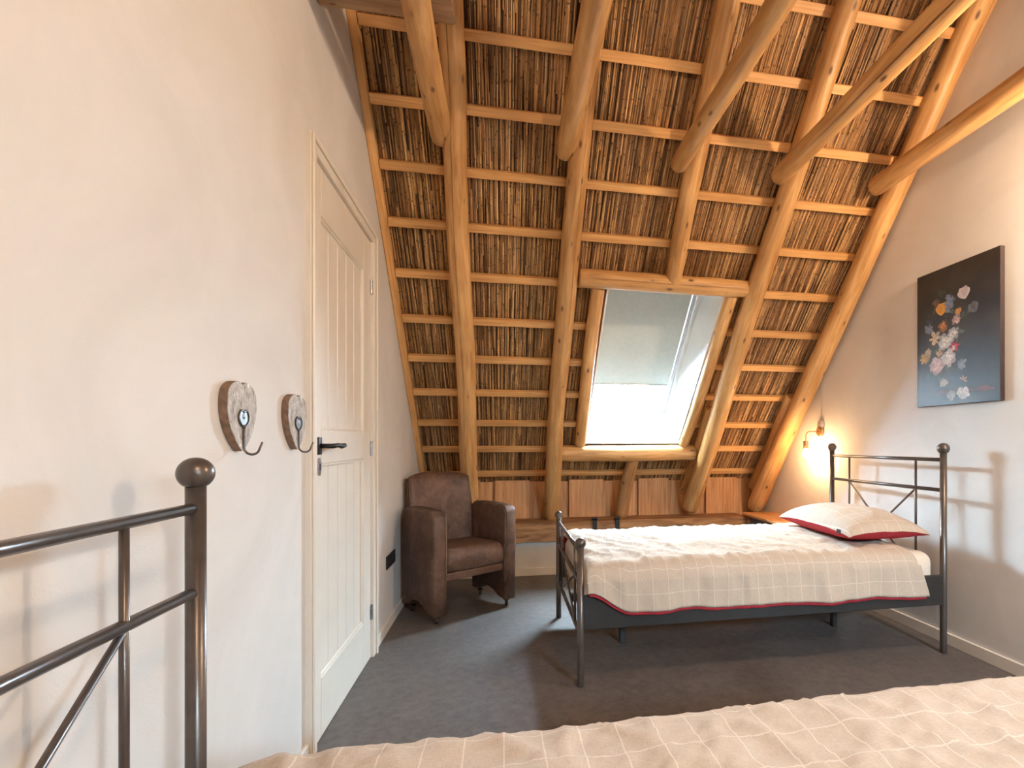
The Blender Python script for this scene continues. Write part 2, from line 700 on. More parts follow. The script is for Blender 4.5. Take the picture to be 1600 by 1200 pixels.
def wattr(verts, axis, seed):
    """wood coordinates for a sawn piece, long axis 0/1/2"""
    off = Vector((seed * 2.3, seed * 1.9, seed * 0.77))
    o = []
    for v in verts:
        q = [v[0], v[1], v[2]]
        l = q.pop(axis)
        o.append(Vector((q[0], q[1], l)) + off)
    return o


# ================================================================== SETTING
GT = 5.77 + 0.12         # gable line of the side walls
Y_F = 5.36
Y_B = 2 * RIDGE_Y - Y_F


def gable():
    return [(Y_F, -0.06), (Y_F, GT - SL * Y_F), (RIDGE_Y, GT - SL * RIDGE_Y), (Y_B, GT - SL * Y_F), (Y_B, -0.06)]


fl = single('floor', box((XL - 0.1, Y_B, -0.06), (XR + 0.1, Y_F, 0.0)), 'floor', 'dark grey-brown mottled vinyl floor of the attic room', 'floor', None, 'structure')

DY0, DY1, DZ1 = 2.035, 2.865, 2.225          # door opening in the left wall
wl = prism(gable(), [[(DY0, 0.0), (DY1, 0.0), (DY1, DZ1), (DY0, DZ1)]], lambda a, b, d: Vector((XL - d, a, b)), 0.0, 0.12)
single('wall_left', wl, 'wall', 'off-white limewashed gable wall with the door and heart hooks', 'wall', None, 'structure')
wr = prism(gable(), [], lambda a, b, d: Vector((XR + d, a, b)), 0.0, 0.12)
single('wall_right', wr, 'wall', 'off-white plastered gable wall with the flower picture', 'wall', None, 'structure')

# low knee wall under the roof slope with planks above it
wb = thing('wall_back', (0, 4.38, 0), 'low white knee wall with pine planks under the thatched slope', 'wall', None, 0, 'structure')
part('plaster', box((XL, 0, 0), (XR, 0.10, 0.40)), 'wall', wb)
part('plank_backing', box((XL, 0.262, 0.30), (XR, 0.28, 0.74)), 'plank', wb, attr=wattr(box((XL, 0.262, 0.30), (XR, 0.28, 0.74))[0], 2, 3))
pk = [(-0.69, -0.52, 0), (-0.53, -0.20, 1), (-0.21, -0.065, 0), (-0.075, 0.235, 1), (0.225, 0.40, 0), (0.42, 0.605, 0), (0.595, 0.915, 1),
      (0.905, 1.09, 0), (1.095, 1.265, 0), (1.255, 1.552, 1), (1.545, 1.75, 0), (1.755, 1.94, 0), (1.932, 2.256, 1), (2.245, 2.42, 0), (2.41, 2.495, 1)]
for i, (a, b, up) in enumerate(pk):
    y = 0.206 if up else 0.242
    g = box((a, y - 0.012, 0.415), (b, y + 0.010, 0.800 + (0.016 if up else -0.004) + random.uniform(-0.005, 0.005)), 0.003)
    part('plank', g, 'plank', wb, attr=wattr(g[0], 2, 10 + i))
single('wall_front', box((XL, -2.83, 0), (XR, -2.73, 0.70)), 'wall', 'low white knee wall behind the near bed', 'wall', None, 'structure')

# thatched slope: deck with the skylight hole, reeds, battens
WX0, WX1, WS0, WS1 = 0.690, 1.505, 1.590, 2.98


def roof_fn(a, b, d):
    return R(a, b, d)


deck = prism([(XL - 0.1, -0.15), (XR + 0.1, -0.15), (XR + 0.1, S_RIDGE + 0.25), (XL - 0.1, S_RIDGE + 0.25)],
             [[(WX0 - 0.012, WS0 - 0.012), (WX1 + 0.012, WS0 - 0.012), (WX1 + 0.012, WS1 + 0.012), (WX0 - 0.012, WS1 + 0.012)]], roof_fn, 0.062, 0.44)
ce = thing('ceiling', (0, Y_F, 0), 'sloping reed thatch ceiling with pine battens around the skylight', 'ceiling', None, 0, 'structure')
OFF = Vector((0, Y_F, 0))
part('thatch_backing', ([v - OFF for v in deck[0]], deck[1]), 'thatch', ce)


def reeds():
    rnd = random.Random(11)
    V, Fc, A, Cc = [], [], [], []
    prof = [(-1.0, 0.55), (-0.62, -0.45), (0.0, -1.0), (0.62, -0.45), (1.0, 0.55)]
    palette = [(0.50, 0.30, 0.125), (0.40, 0.225, 0.09), (0.60, 0.39, 0.18), (0.30, 0.16, 0.065), (0.20, 0.10, 0.042), (0.45, 0.29, 0.15), (0.12, 0.062, 0.028)]
    wts = [5, 6, 3, 5, 4, 4, 2]

    def reed(x, s0, s1, r, n0, slant, col):
        # rings: ends plus three at every node
        st = [s0]
        s = s0 + rnd.uniform(0.04, 0.3)
        nodes = set()
        while s < s1 - 0.03:
            st += [s - 0.007, s, s + 0.007]
            nodes.add(len(st) - 2)
            s += rnd.uniform(0.16, 0.30)
        st.append(s1)
        base = len(V)
        bend = rnd.uniform(-0.004, 0.004)
        for i, s in enumerate(st):
            k = (s - s0) / (s1 - s0)
            xc = x + slant * (s - s0) + bend * math.sin(k * math.pi)
            isn = i in nodes
            rr = r * (1.28 if isn else 1.0)
            f = 0.30 if isn else rnd.uniform(0.88, 1.1)
            for (px, pn) in prof:
                V.append(R(xc + px * rr, s, n0 + pn * rr) - OFF)
                A.append(Vector((xc + px * rr * 0.2 + r * 900, s0 * 3, s)))
                Cc.append((col[0] * f, col[1] * f, col[2] * f, 1))
        for i in range(len(st) - 1):
            for k in range(4):
                a = base + i * 5 + k
                Fc.append((a, a + 1, a + 6, a + 5))
    for layer, (pitch, nn) in enumerate(((0.0098, 0.047), (0.0105, 0.040))):
        x = XL + 0.006
        while x < XR - 0.004:
            s = 0.95 - rnd.uniform(0, 0.9)
            while s < S_RIDGE - 0.05:
                ln = rnd.uniform(0.8, 1.9)
                a, b = max(s, 0.92), min(s + ln, S_RIDGE - 0.02)
                s += ln - rnd.uniform(-0.02, 0.04)
                if b - a < 0.05: continue
                spans = [(a, b)]
                if WX0 - 0.03 < x < WX1 + 0.03:
                    spans = [(p, q) for p, q in ((a, min(b, WS0 - 0.03)), (max(a, WS1 + 0.03), b)) if q - p > 0.04]
                c = rnd.choices(palette, wts)[0]
                j = rnd.uniform(1.10, 1.62)
                c = (c[0] * j, c[1] * j, c[2] * j)
                for p, q in spans:
                    sl = rnd.gauss(0, 0.008)
                    xs = max(XL + 0.004, min(XR - 0.004, x + rnd.uniform(-0.003, 0.003)))
                    if not (WX0 - 0.1 < x < WX1 + 0.1): xs = min(max(xs, XL + 0.012), XR - 0.012)
                    else: sl = 0
                    reed(xs, p, q, rnd.uniform(0.0036, 0.0058), nn + rnd.uniform(-0.003, 0.004), sl if XL + 0.05 < x < XR - 0.05 else 0, c)
            x += pitch * rnd.uniform(0.8, 1.2) if layer == 0 else pitch * rnd.uniform(0.7, 1.5)
    o = part('reed_thatch', (V, Fc), 'reed', ce, True, attr=A, col=Cc)
    o['kind'] = 'stuff'


reeds()

bs = [1.177, 1.474, 1.760, 2.062, 2.362, 2.668, 2.982, 3.290, 3.590, 3.890, 4.194, 4.497, 4.80, 5.10, 5.40, 5.70, 6.0, 6.3]
for i, s in enumerate(bs):
    spans = [(XL + 0.045, XR - 0.03)]
    if WS0 < s < WS1:
        spans = [(XL + 0.045, WX0 - 0.035), (WX1 + 0.035, XR - 0.03)]
    for j, (a, b) in enumerate(spans):
        g = box((a, -0.024 + random.uniform(-0.001, 0.002), 0.0), (b, 0.024, 0.034), 0.003)
        vs = [R(v.x, s + v.y, v.z) - OFF for v in g[0]]
        part('batten', (vs, g[1]), 'batten', ce, attr=wattr([(v.x, v.y, v.z) for v in g[0]], 0, 20 + i * 2 + j))


def strip(name, x0, x1, s0, s1, n0, n1, label, seed):
    g = box((x0, s0, n0), (x1, s1, n1), 0.003)
    single(name, ([R(*v) for v in g[0]], g[1]), 'batten', label, 'trim', None, 'structure', attr=wattr(g[0], 1, seed))


strip('trim_1', XL + 0.002, XL + 0.042, 1.0, 6.4, -0.004, 0.034, 'thin pine strip along the thatch above the door wall', 71)
strip('trim_2', XR - 0.028, XR - 0.002, 1.0, 6.4, -0.004, 0.034, 'thin pine strip along the thatch at the picture wall', 72)

# rear slope, behind the camera
back = prism([(XL - 0.1, -0.15), (XR + 0.1, -0.15), (XR + 0.1, S_RIDGE + 0.25), (XL - 0.1, S_RIDGE + 0.25)], [[(RW[0], RW[2]), (RW[1], RW[2]), (RW[1], RW[3]), (RW[0], RW[3])]],
             lambda a, b, d: Vector((a, 2 * RIDGE_Y - R(a, b, d).y, R(a, b, d).z)), 0.045, 0.44)
rc = single('ceiling', back, 'thatch', 'rear thatched slope behind the near bed', 'ceiling', None, 'structure')

# skirtings
single('baseboard_right', box((XR - 0.014, -2.73, 0), (XR, 4.38, 0.066), 0.002), 'skirting', 'cream skirting board below the flower picture', 'baseboard', None, 'structure')
single('baseboard_back', box((XL, 4.366, 0), (XR - 0.014, 4.38, 0.066), 0.002), 'skirting', 'cream skirting board under the rough beam', 'baseboard', None, 'structure')
single('baseboard_left', box((XL, 2.955, 0), (XL + 0.013, 4.366, 0.066), 0.002), 'skirting', 'cream skirting board between door and armchair', 'baseboard', None, 'structure')
single('baseboard_left', box((XL, -2.73, 0), (XL + 0.013, 1.97, 0.066), 0.002), 'skirting', 'cream skirting board behind the near bed', 'baseboard', None, 'structure')

# ------------------------------------------------------------------ door
dr = thing('door_1', (XL, (DY0 + DY1) / 2, 0), 'cream panelled plank door in the left wall', 'door', None, 0, 'structure')
DO = Vector((XL, (DY0 + DY1) / 2, 0))


def dpart(name, lo, hi, mat='paint', bev=0.003, parent=dr):
    g = box(lo, hi, bev)
    return part(name, ([v - DO for v in g[0]], g[1]), mat, parent)


dpart('door_casing', (XL - 0.12, DY0 - 0.062, 0), (XL + 0.020, DY0 - 0.002, DZ1 + 0.055))
dpart('door_casing', (XL - 0.12, DY1 + 0.002, 0), (XL + 0.020, DY1 + 0.062, DZ1 + 0.055))
dpart('door_casing', (XL - 0.12, DY0 - 0.002, DZ1 + 0.001), (XL + 0.020, DY1 + 0.002, DZ1 + 0.055))
dpart('door_casing', (XL + 0.020, DY0 - 0.062, 0), (XL + 0.030, DY0 - 0.045, DZ1 + 0.055), bev=0.004)
dpart('door_casing', (XL + 0.020, DY1 + 0.040, 0), (XL + 0.030, DY1 + 0.062, DZ1 + 0.055), bev=0.004)
dpart('door_casing', (XL + 0.020, DY0 - 0.045, DZ1 + 0.035), (XL + 0.030, DY1 + 0.040, DZ1 + 0.055), bev=0.004)
dpart('door_light_block', (XL - 0.118, DY0, 0.0), (XL - 0.100, DY1, DZ1), bev=0)  # unseen panel added behind the leaf to stop daylight leaking in
fx0, fx1 = XL - 0.034, XL + 0.004
a0, a1 = DY0 + 0.003, DY1 - 0.003
p0, p1 = DY0 + 0.085, DY1 - 0.140
dpart('stile', (fx0, a0, 0.002), (fx1, p0, DZ1 - 0.003))
dpart('stile', (fx0, p1, 0.002), (fx1, a1, DZ1 - 0.003))
for z0, z1 in ((0.002, 0.235), (1.068, 1.205), (2.035, DZ1 - 0.003)):
    dpart('rail', (fx0, p0, z0), (fx1, p1, z1))
for z0, z1 in ((0.235, 1.068), (1.205, 2.035)):
    k = 5
    for i in range(k):
        y0 = p0 + (p1 - p0) * i / k
        y1 = p0 + (p1 - p0) * (i + 1) / k
        dpart('plank', (fx0 + 0.006, y0 + 0.0008, z0 - 0.01), (fx1 - 0.014, y1 - 0.0008, z1 + 0.01), bev=0.0035)
    # moulding round the panel
    dpart('moulding', (fx1 - 0.016, p0, z0), (fx1 - 0.004, p0 + 0.012, z1), bev=0.004)
    dpart('moulding', (fx1 - 0.016, p1 - 0.012, z0), (fx1 - 0.004, p1, z1), bev=0.004)
    dpart('moulding', (fx1 - 0.016, p0, z0), (fx1 - 0.004, p1, z0 + 0.012), bev=0.004)
    dpart('moulding', (fx1 - 0.016, p0, z1 - 0.012), (fx1 - 0.004, p1, z1), bev=0.004)
# lever handle, key plate, hinges
HY_, HZ = DY0 + 0.055, 1.138
hb = box((fx1, HY_ - 0.018, HZ - 0.034), (fx1 + 0.008, HY_ + 0.018, HZ + 0.034), 0.008, 3)
ho = part('handle', ([v - DO for v in hb[0]], hb[1]), 'iron', dr, True)
lv = tube([(fx1 + 0.004, HY_, HZ), (fx1 + 0.040, HY_, HZ), (fx1 + 0.052, HY_ + 0.012, HZ), (fx1 + 0.055, HY_ + 0.05, HZ + 0.003), (fx1 + 0.054, HY_ + 0.10, HZ - 0.001),
           (fx1 + 0.054, HY_ + 0.135, HZ + 0.002), (fx1 + 0.054, HY_ + 0.150, HZ + 0.002)], [0.009, 0.009, 0.0095, 0.0085, 0.0105, 0.0095, 0.004], 12)
part('lever', ([v - DO for v in lv[0]], lv[1]), 'iron', ho, True)
kp = prism([(0.017 * math.cos(a), 0.034 * math.sin(a)) for a in [2 * math.pi * i / 24 for i in range(24)]], [], lambda a, b, d: Vector((fx1 + d, HY_ + a, 1.058 + b)) - DO, 0.0, 0.006)
ko = part('key_plate', kp, 'nickel', dr)
kh = box((fx1 + 0.006, HY_ - 0.003, 1.045), (fx1 + 0.0075, HY_ + 0.003, 1.07), 0.001)
part('keyhole', ([v - DO for v in kh[0]], kh[1]), 'iron', ko)
for z in (0.245, 1.12, 1.985):
    hg = join(tube([(fx1 + 0.004, DY1 - 0.001, z - 0.04), (fx1 + 0.004, DY1 - 0.001, z + 0.04)], 0.007, 10),
              box((fx1 - 0.002, DY1 - 0.018, z - 0.037), (fx1 + 0.0015, DY1 + 0.014, z + 0.037), 0.001))
    part('hinge', ([v - DO for v in hg[0]], hg[1]), 'nickel', dr)

# ------------------------------------------------------------------ skylight
wn = thing('window_1', tuple(R((WX0 + WX1) / 2, WS0, 0.0)), 'white-lined roof window with a half-lowered grey-green blind', 'window', None, 0, 'structure')
WO = R((WX0 + WX1) / 2, WS0, 0.0)


def wpart(name, lo, hi, mat, parent=wn, bev=0.003):
    g = box(lo, hi, bev)
    return part(name, ([R(*v) - WO for v in g[0]], g[1]), mat, parent)


D = 0.40
wpart('reveal_board', (WX0 - 0.012, WS0 - 0.012, -0.034), (WX0, WS1 + 0.012, D), 'white', bev=0.001)
wpart('reveal_board', (WX1, WS0 - 0.012, -0.034), (WX1 + 0.012, WS1 + 0.012, D), 'white', bev=0.001)
wpart('reveal_board', (WX0, WS0 - 0.012, -0.034), (WX1, WS0, D), 'white', bev=0.001)
wpart('reveal_board', (WX0, WS1, 0.0), (WX1, WS1 + 0.012, D), 'white', bev=0.001)
fw = 0.030
for lo, hi in (((WX0, WS0, D - 0.07), (WX0 + fw, WS1, D + 0.06)), ((WX1 - fw, WS0, D - 0.07), (WX1, WS1, D + 0.06)),
               ((WX0 + fw, WS0, D - 0.07), (WX1 - fw, WS0 + fw, D + 0.06)), ((WX0 + fw, WS1 - fw, D - 0.07), (WX1 - fw, WS1, D + 0.06))):
    wpart('window_frame', lo, hi, 'white')
sx0, sx1, ss0, ss1 = WX0 + fw + 0.003, WX1 - fw - 0.003, WS0 + fw + 0.004, WS1 - fw - 0.003
sw = 0.052
for lo, hi in (((sx0, ss0, D - 0.05), (sx0 + sw, ss1, D + 0.05)), ((sx1 - sw, ss0, D - 0.05), (sx1, ss1, D + 0.05)),
               ((sx0 + sw, ss0, D - 0.05), (sx1 - sw, ss0 + sw + 0.02, D + 0.05)), ((sx0 + sw, ss1 - sw, D - 0.05), (sx1 - sw, ss1, D + 0.05))):
    wpart('sash', lo, hi, 'white')
wpart('glass_pane', (sx0 + sw - 0.004, ss0 + sw, D + 0.020), (sx1 - sw + 0.004, ss1 - sw, D + 0.026), 'glass', bev=0)
BB = 1.945
wpart('blind', (sx0 + 0.040, BB, D - 0.058), (sx1 - 0.040, ss1, D - 0.056), 'blind', bev=0)
wpart('blind_bar', (sx0 + 0.030, BB - 0.018, D - 0.064), (sx1 - 0.034, BB, D - 0.052), 'nickel', bev=0.004)
wpart('blind_rail', (sx0 + 0.012, ss0 + 0.02, D - 0.066), (sx0 + 0.036, ss1, D - 0.0505), 'sash')
wpart('blind_rail', (sx1 - 0.036, ss0 + 0.02, D - 0.066), (sx1 - 0.012, ss1, D - 0.0505), 'sash')
wpart('latch', (1.075, ss0 + 0.030, D - 0.062), (1.13, ss0 + 0.040, D - 0.0505), 'sash')

# window added in the rear slope, behind the camera, to brighten the left wall


def RR(x, s, n=0.0):
    p = R(x, s, n)
    return Vector((p.x, 2 * RIDGE_Y - p.y, p.z))


w2 = thing('rear_fill_window', tuple(RR(2.05, RW[2])), 'added white-lined roof window in the unseen rear slope, for fill daylight', 'window', None, 0, 'structure')


def w2part(name, lo, hi, mat, bev=0.002):
    g = box(lo, hi, bev)
    part(name, ([RR(*v) - RR(2.05, RW[2]) for v in g[0]], [tuple(reversed(f)) for f in g[1]]), mat, w2)


for lo, hi in (((RW[0], RW[2], 0.0), (RW[0] + 0.012, RW[3], 0.40)), ((RW[1] - 0.012, RW[2], 0.0), (RW[1], RW[3], 0.40)),
               ((RW[0], RW[2], 0.0), (RW[1], RW[2] + 0.012, 0.40)), ((RW[0], RW[3] - 0.012, 0.0), (RW[1], RW[3], 0.40))):
    w2part('reveal_board', lo, hi, 'white')
for lo, hi in (((RW[0] + 0.012, RW[2] + 0.012, 0.36), (RW[0] + 0.07, RW[3] - 0.012, 0.42)), ((RW[1] - 0.07, RW[2] + 0.012, 0.36), (RW[1] - 0.012, RW[3] - 0.012, 0.42)),
               ((RW[0] + 0.07, RW[2] + 0.012, 0.36), (RW[1] - 0.07, RW[2] + 0.07, 0.42)), ((RW[0] + 0.07, RW[3] - 0.07, 0.36), (RW[1] - 0.07, RW[3] - 0.012, 0.42))):
    w2part('sash', lo, hi, 'white')
w2part('glass_pane', (RW[0] + 0.07, RW[2] + 0.07, 0.385), (RW[1] - 0.07, RW[3] - 0.07, 0.391), 'glass', 0)

# ================================================================== TIMBER FRAME
PF = 5.77 - 0.095


def raf(x, y, dz=0.0):
    return (x, y, PF - SL * y + dz)


YT = RIDGE_Y + 0.05
log('log_rafter', [raf(-0.215, YT), raf(-0.235, 2.48), raf(-0.26, 3.1), raf(-0.265, 3.7), (-0.272, 4.52, 0.50)], [0.056, 0.060, 0.063, 0.066, 0.074], 1,
    'cracked log rafter rising behind the brown armchair', 'rafter', crack=(math.radians(197), 0.22, 0.92, 0.05), group='log rafters')
log('log_rafter', [raf(0.415, YT), raf(0.41, 2.56), raf(0.405, 3.3), raf(0.412, 4.0), (0.425, 4.52, 0.49)], [0.052, 0.056, 0.062, 0.066, 0.072], 2,
    'log rafter on the left side of the skylight', 'rafter', group='log rafters', crack=(math.radians(158), 0.36, 0.66))
log('log_rafter', [raf(1.03, YT), raf(1.05, 2.32), raf(1.075, 2.8), raf(1.107, 3.20)], [0.060, 0.058, 0.056, 0.054], 3,
    'log rafter that stops at the beam above the skylight', 'rafter', group='log rafters')
log('log_rafter', [(1.655, YT, 4.70), (1.68, 2.28, 3.21), (1.70, 3.27, 2.06), (1.745, 4.50, 0.53)], [0.056, 0.060, 0.068, 0.078], 4,
    'log rafter on the right side of the skylight', 'rafter', group='log rafters')
log('log_rafter', [(2.375, YT, 4.86), (2.40, 2.27, 3.31 - 0.03), (2.40, 4.50, 0.525)], [0.058, 0.064, 0.080], 5,
    'log rafter against the picture wall beside the lamp', 'rafter', group='log rafters')
log('log_brace', [(2.36, 3.80, 1.535), (2.42, 4.56, 0.715)], [0.045, 0.055], 6, 'short log tucked behind the rafter by the lamp', 'log', 'log', nseg=14)
log('log_brace', [(1.69, 3.90, 1.43), (1.73, 4.57, 0.70)], [0.045, 0.058], 16, 'short log tucked behind the rafter right of the skylight', 'log', 'log', nseg=14)
log('log_rafter', [(1.125, 4.245, 1.03), (1.095, 4.40, 0.79), (1.065, 4.51, 0.475)], [0.050, 0.060, 0.064], 7,
    'short stub of log rafter below the skylight', 'rafter', 'log_dark', group='log rafters', nseg=12)

# collar ties, horizontal towards the camera
CT = [(-0.315, 0.056, 'log collar tie nearest the door wall'), (0.335, 0.056, 'log collar tie second from the door wall'), (0.985, 0.052, 'middle one of the five log collar ties'),
      (1.615, 0.056, 'log collar tie with a long crack, second from the picture wall'), (2.265, 0.058, 'log collar tie nearest the picture wall')]
for i, (x, r, lab) in enumerate(CT):
    z = 2.765 - 0.004 * i
    log('log_collar_tie', [(x, 2.735, z - 0.015), (x + 0.004, 1.7, z + 0.005), (x, -0.85, z)], [r * 1.0, r * 0.98, r * 1.05], 30 + i, lab, 'beam',
        group='log collar ties', crack=(math.radians(135), 0.10, 0.60, 0.075) if i in (3,) else None, nseg=44, lump=0.04)

# logs framing the skylight
def rp(x, s, n):
    return tuple(R(x, s, n))


log('log_header', [rp(0.478, 3.055, -0.062), rp(1.08, 3.045, -0.062), rp(1.655, 3.050, -0.062)], [0.058, 0.062, 0.056], 50, 'log beam lying across the top of the skylight', 'beam', crack=(math.radians(-25), 0.02, 0.99, 0.05), lump=0.07, facing=(0, -SA, -CA))
log('log_sill', [rp(0.478, 1.510, -0.070), rp(1.10, 1.505, -0.074), rp(1.668, 1.512, -0.07)], [0.068, 0.073, 0.070], 51, 'log beam lying across the bottom of the skylight', 'beam', lump=0.07)
log('log_jamb', [rp(0.640, 1.585, -0.040), rp(0.622, 2.3, -0.044), rp(0.612, 2.995, -0.040)], [0.046, 0.049, 0.046], 52, 'upright log along the left edge of the skylight', 'beam', group='skylight side logs')
log('log_jamb', [rp(1.556, 1.585, -0.040), rp(1.560, 2.3, -0.044), rp(1.560, 2.995, -0.040)], [0.046, 0.048, 0.046], 53, 'upright log along the right edge of the skylight', 'beam', group='skylight side logs')

# squared board resting on the first collar tie
g = box((XL + 0.003, 1.965, 2.835), (-0.188, 2.10, 3.00), 0.006)
single('squared_beam', g, 'greyboard', 'squared timber on top of the collar tie at the door wall', 'beam', attr=wattr(g[0], 0, 81))


# rough wall plate on the knee wall
def wall_plate():
    n, V, A, Fc = 60, [], [], []
    sec = [(-0.5, -0.5), (-0.5, -0.1), (-0.5, 0.35), (-0.42, 0.5), (0.0, 0.5), (0.5, 0.5), (0.5, -0.5), (0.0, -0.54)]
    m = len(sec)
    for i in range(n + 1):
        x = XL + 0.004 + (2.215 - XL) * i / n
        wv = noise.noise(Vector((x * 2.2, 3.1, 0)))
        w2 = noise.noise(Vector((x * 5.0, 9.1, 2)))
        for j, (a, b) in enumerate(sec):
            y = 4.435 + a * 0.27
            z = 0.385 + b * 0.165
            if b < -0.3: z += 0.018 * wv - 0.012 * abs(w2)
            if a < -0.3: y += 0.012 * noise.noise(Vector((x * 3, j * 2.0, 5)))
            if b > 0.3: z += 0.004 * w2
            V.append(Vector((x, y, z)))
            A.append(Vector((y * 1.0, z, x)))
    for i in range(n):
        for k in range(m):
            a, b = i * m + k, i * m + (k + 1) % m
            Fc.append((a, b, b + m, a + m))
    Fc += [tuple(reversed(range(m))), tuple(range(n * m, n * m + m))]
    single('wall_plate_beam', (V, Fc), 'beam', 'rough-hewn beam along the knee wall behind the far bed', 'beam', attr=A)


wall_plate()

# iron straps hooked over the wall plate
for x, lab in ((0.785, 'black iron strap on the rough beam, nearer the armchair'), (0.985, 'black iron strap on the rough beam, under the stub log')):
    g = join(box((x - 0.019, 4.284, 0.345), (x + 0.019, 4.290, 0.482), 0.001), box((x - 0.019, 4.284, 0.476), (x + 0.019, 4.37, 0.482), 0.001),
             tube([(x - 0.02, 4.30, 0.490), (x + 0.022, 4.30, 0.492)], 0.012, 10))
    single('iron_strap', g, 'iron', lab, 'strap', 'iron straps on the beam')

# boxed-in ledge along the picture wall
lg = thing('wall_ledge', (2.34, 3.85, 0), 'wooden ledge in the corner behind the pillow', 'ledge')
g = box((-0.145, -0.38, 0.478), (0.158, 0.50, 0.502), 0.004)
part('ledge_board', g, 'plank', lg, attr=wattr(g[0], 1, 91))
part('side_panel', box((-0.115, -0.37, 0.0), (-0.095, 0.40, 0.478), 0.002), 'dark_panel', lg)
part('end_panel', box((-0.095, -0.37, 0.0), (0.140, -0.35, 0.478), 0.002), 'dark_panel', lg)


# ================================================================== FURNITURE
def bed(name, x_head, x_foot, y0, y1, label, zs_head, zs_foot, z_ball_head, foot=True):
    """x_head, x_foot: post centres; rails at the given heights"""
    cx, cy = (x_head + x_foot) / 2, (y0 + y1) / 2
    t = thing(name, (cx, cy, 0), label, 'bed', 'iron beds')
    PR = 0.0170

    def end(x, zs, ztop, rb, nm):
        for y in (y0, y1):
            g = lathe([(PR * 0.9, 0.0), (PR, 0.004), (PR, ztop - rb * 1.75)], 20)
            p = part('post', xf(g, Matrix.Translation((x - cx, y - cy, 0))), 'metal', t, True)
            f = xf(lathe([(0.013, ztop - rb * 2.0), (PR * 0.98, ztop - rb * 1.95), (PR * 0.98, ztop - rb * 1.78)] +
                         [(max(1e-4, rb * math.sin(a)), ztop - rb - rb * math.cos(a)) for a in [math.radians(d) for d in range(38, 181, 9)]], 22), Matrix.Translation((x - cx, y - cy, 0)))
            part('finial', f, 'metal', p, True)
        for z in zs:
            part('rail', tube([(x - cx, y0 - cy + 0.012, z), (x - cx, y1 - cy - 0.012, z)], 0.0105, 12), 'metal', t, True)
        ya, yb = y0 - cy + 0.187, y1 - cy - 0.187
        for y in (ya, yb):
            part('rod', tube([(x - cx, y, zs[-1]), (x - cx, y, zs[0])], 0.0068, 10), 'metal', t, True)
        part('diagonal_rod', tube([(x - cx, ya, zs[1] - 0.006), (x - cx, yb, zs[2] + 0.006)], 0.0060, 8), 'metal', t, True)
        part('diagonal_rod', tube([(x - cx, yb, zs[1] - 0.006), (x - cx, ya, zs[2] + 0.006)], 0.0060, 8), 'metal', t, True)
    end(x_head, zs_head, z_ball_head, 0.031, 'headboard')
    end(x_foot, zs_foot, 0.702, 0.026, 'footboard')
    a, b = sorted((x_head, x_foot))
    for y in (y0, y1):
        s = -1 if y == y0 else 1
        part('side_rail', box((a - cx + 0.012, y - cy - 0.011, 0.266), (b - cx - 0.012, y - cy + 0.011, 0.428), 0.003), 'steel_panel', t)
    part('centre_beam', box((a - cx + 0.02, -0.02, 0.255), (b - cx - 0.02, 0.02, 0.295), 0.003), 'steel_panel', t)
    for x in (0.675 - 1.365, 2.04 - 1.365):
        part('centre_leg', box((x - 0.016, -0.016, 0.0), (x + 0.016, 0.016, 0.256), 0.003), 'steel_panel', t)
    n = 14
    for i in range(n):
        x = a - cx + 0.08 + (b - a - 0.16) * i / (n - 1)
        part('slat', box((x - 0.03, y0 - cy + 0.015, 0.296), (x + 0.03, y1 - cy - 0.015, 0.308), 0.002), 'plank', t, attr=wattr(box((x - 0.03, y0 - cy + 0.015, 0.296), (x + 0.03, y1 - cy - 0.015, 0.308), 0.002)[0], 1, i))
    return t


bed('metal_bed', 2.37, 0.36, 2.344, 3.29, 'dark bronze metal bed with ball finials under the skylight', (1.057, 0.890, 0.38), (0.632, 0.484, 0.239), 1.150)
bed('metal_bed', -0.585, 1.455, 0.155, 1.10, 'dark bronze metal bed in front, its headboard by the door wall', (1.024, 0.862, 0.36), (0.632, 0.484, 0.239), 1.122)


def rbox_pts(lo, hi, bev, seg=4):
    return box(lo, hi, bev, seg)


single('mattress', box((0.392, 2.366, 0.31), (2.345, 3.262, 0.545), 0.06, 5), 'sheet', 'mattress in an ecru sheet on the bed under the skylight', 'mattress', 'mattresses', smooth=True)
single('mattress', box((-0.553, 0.183, 0.31), (1.42, 1.072, 0.505), 0.045, 4), 'sheet', 'mattress in an ecru sheet on the near bed', 'mattress', 'mattresses', smooth=True)


DOME = [1.0]


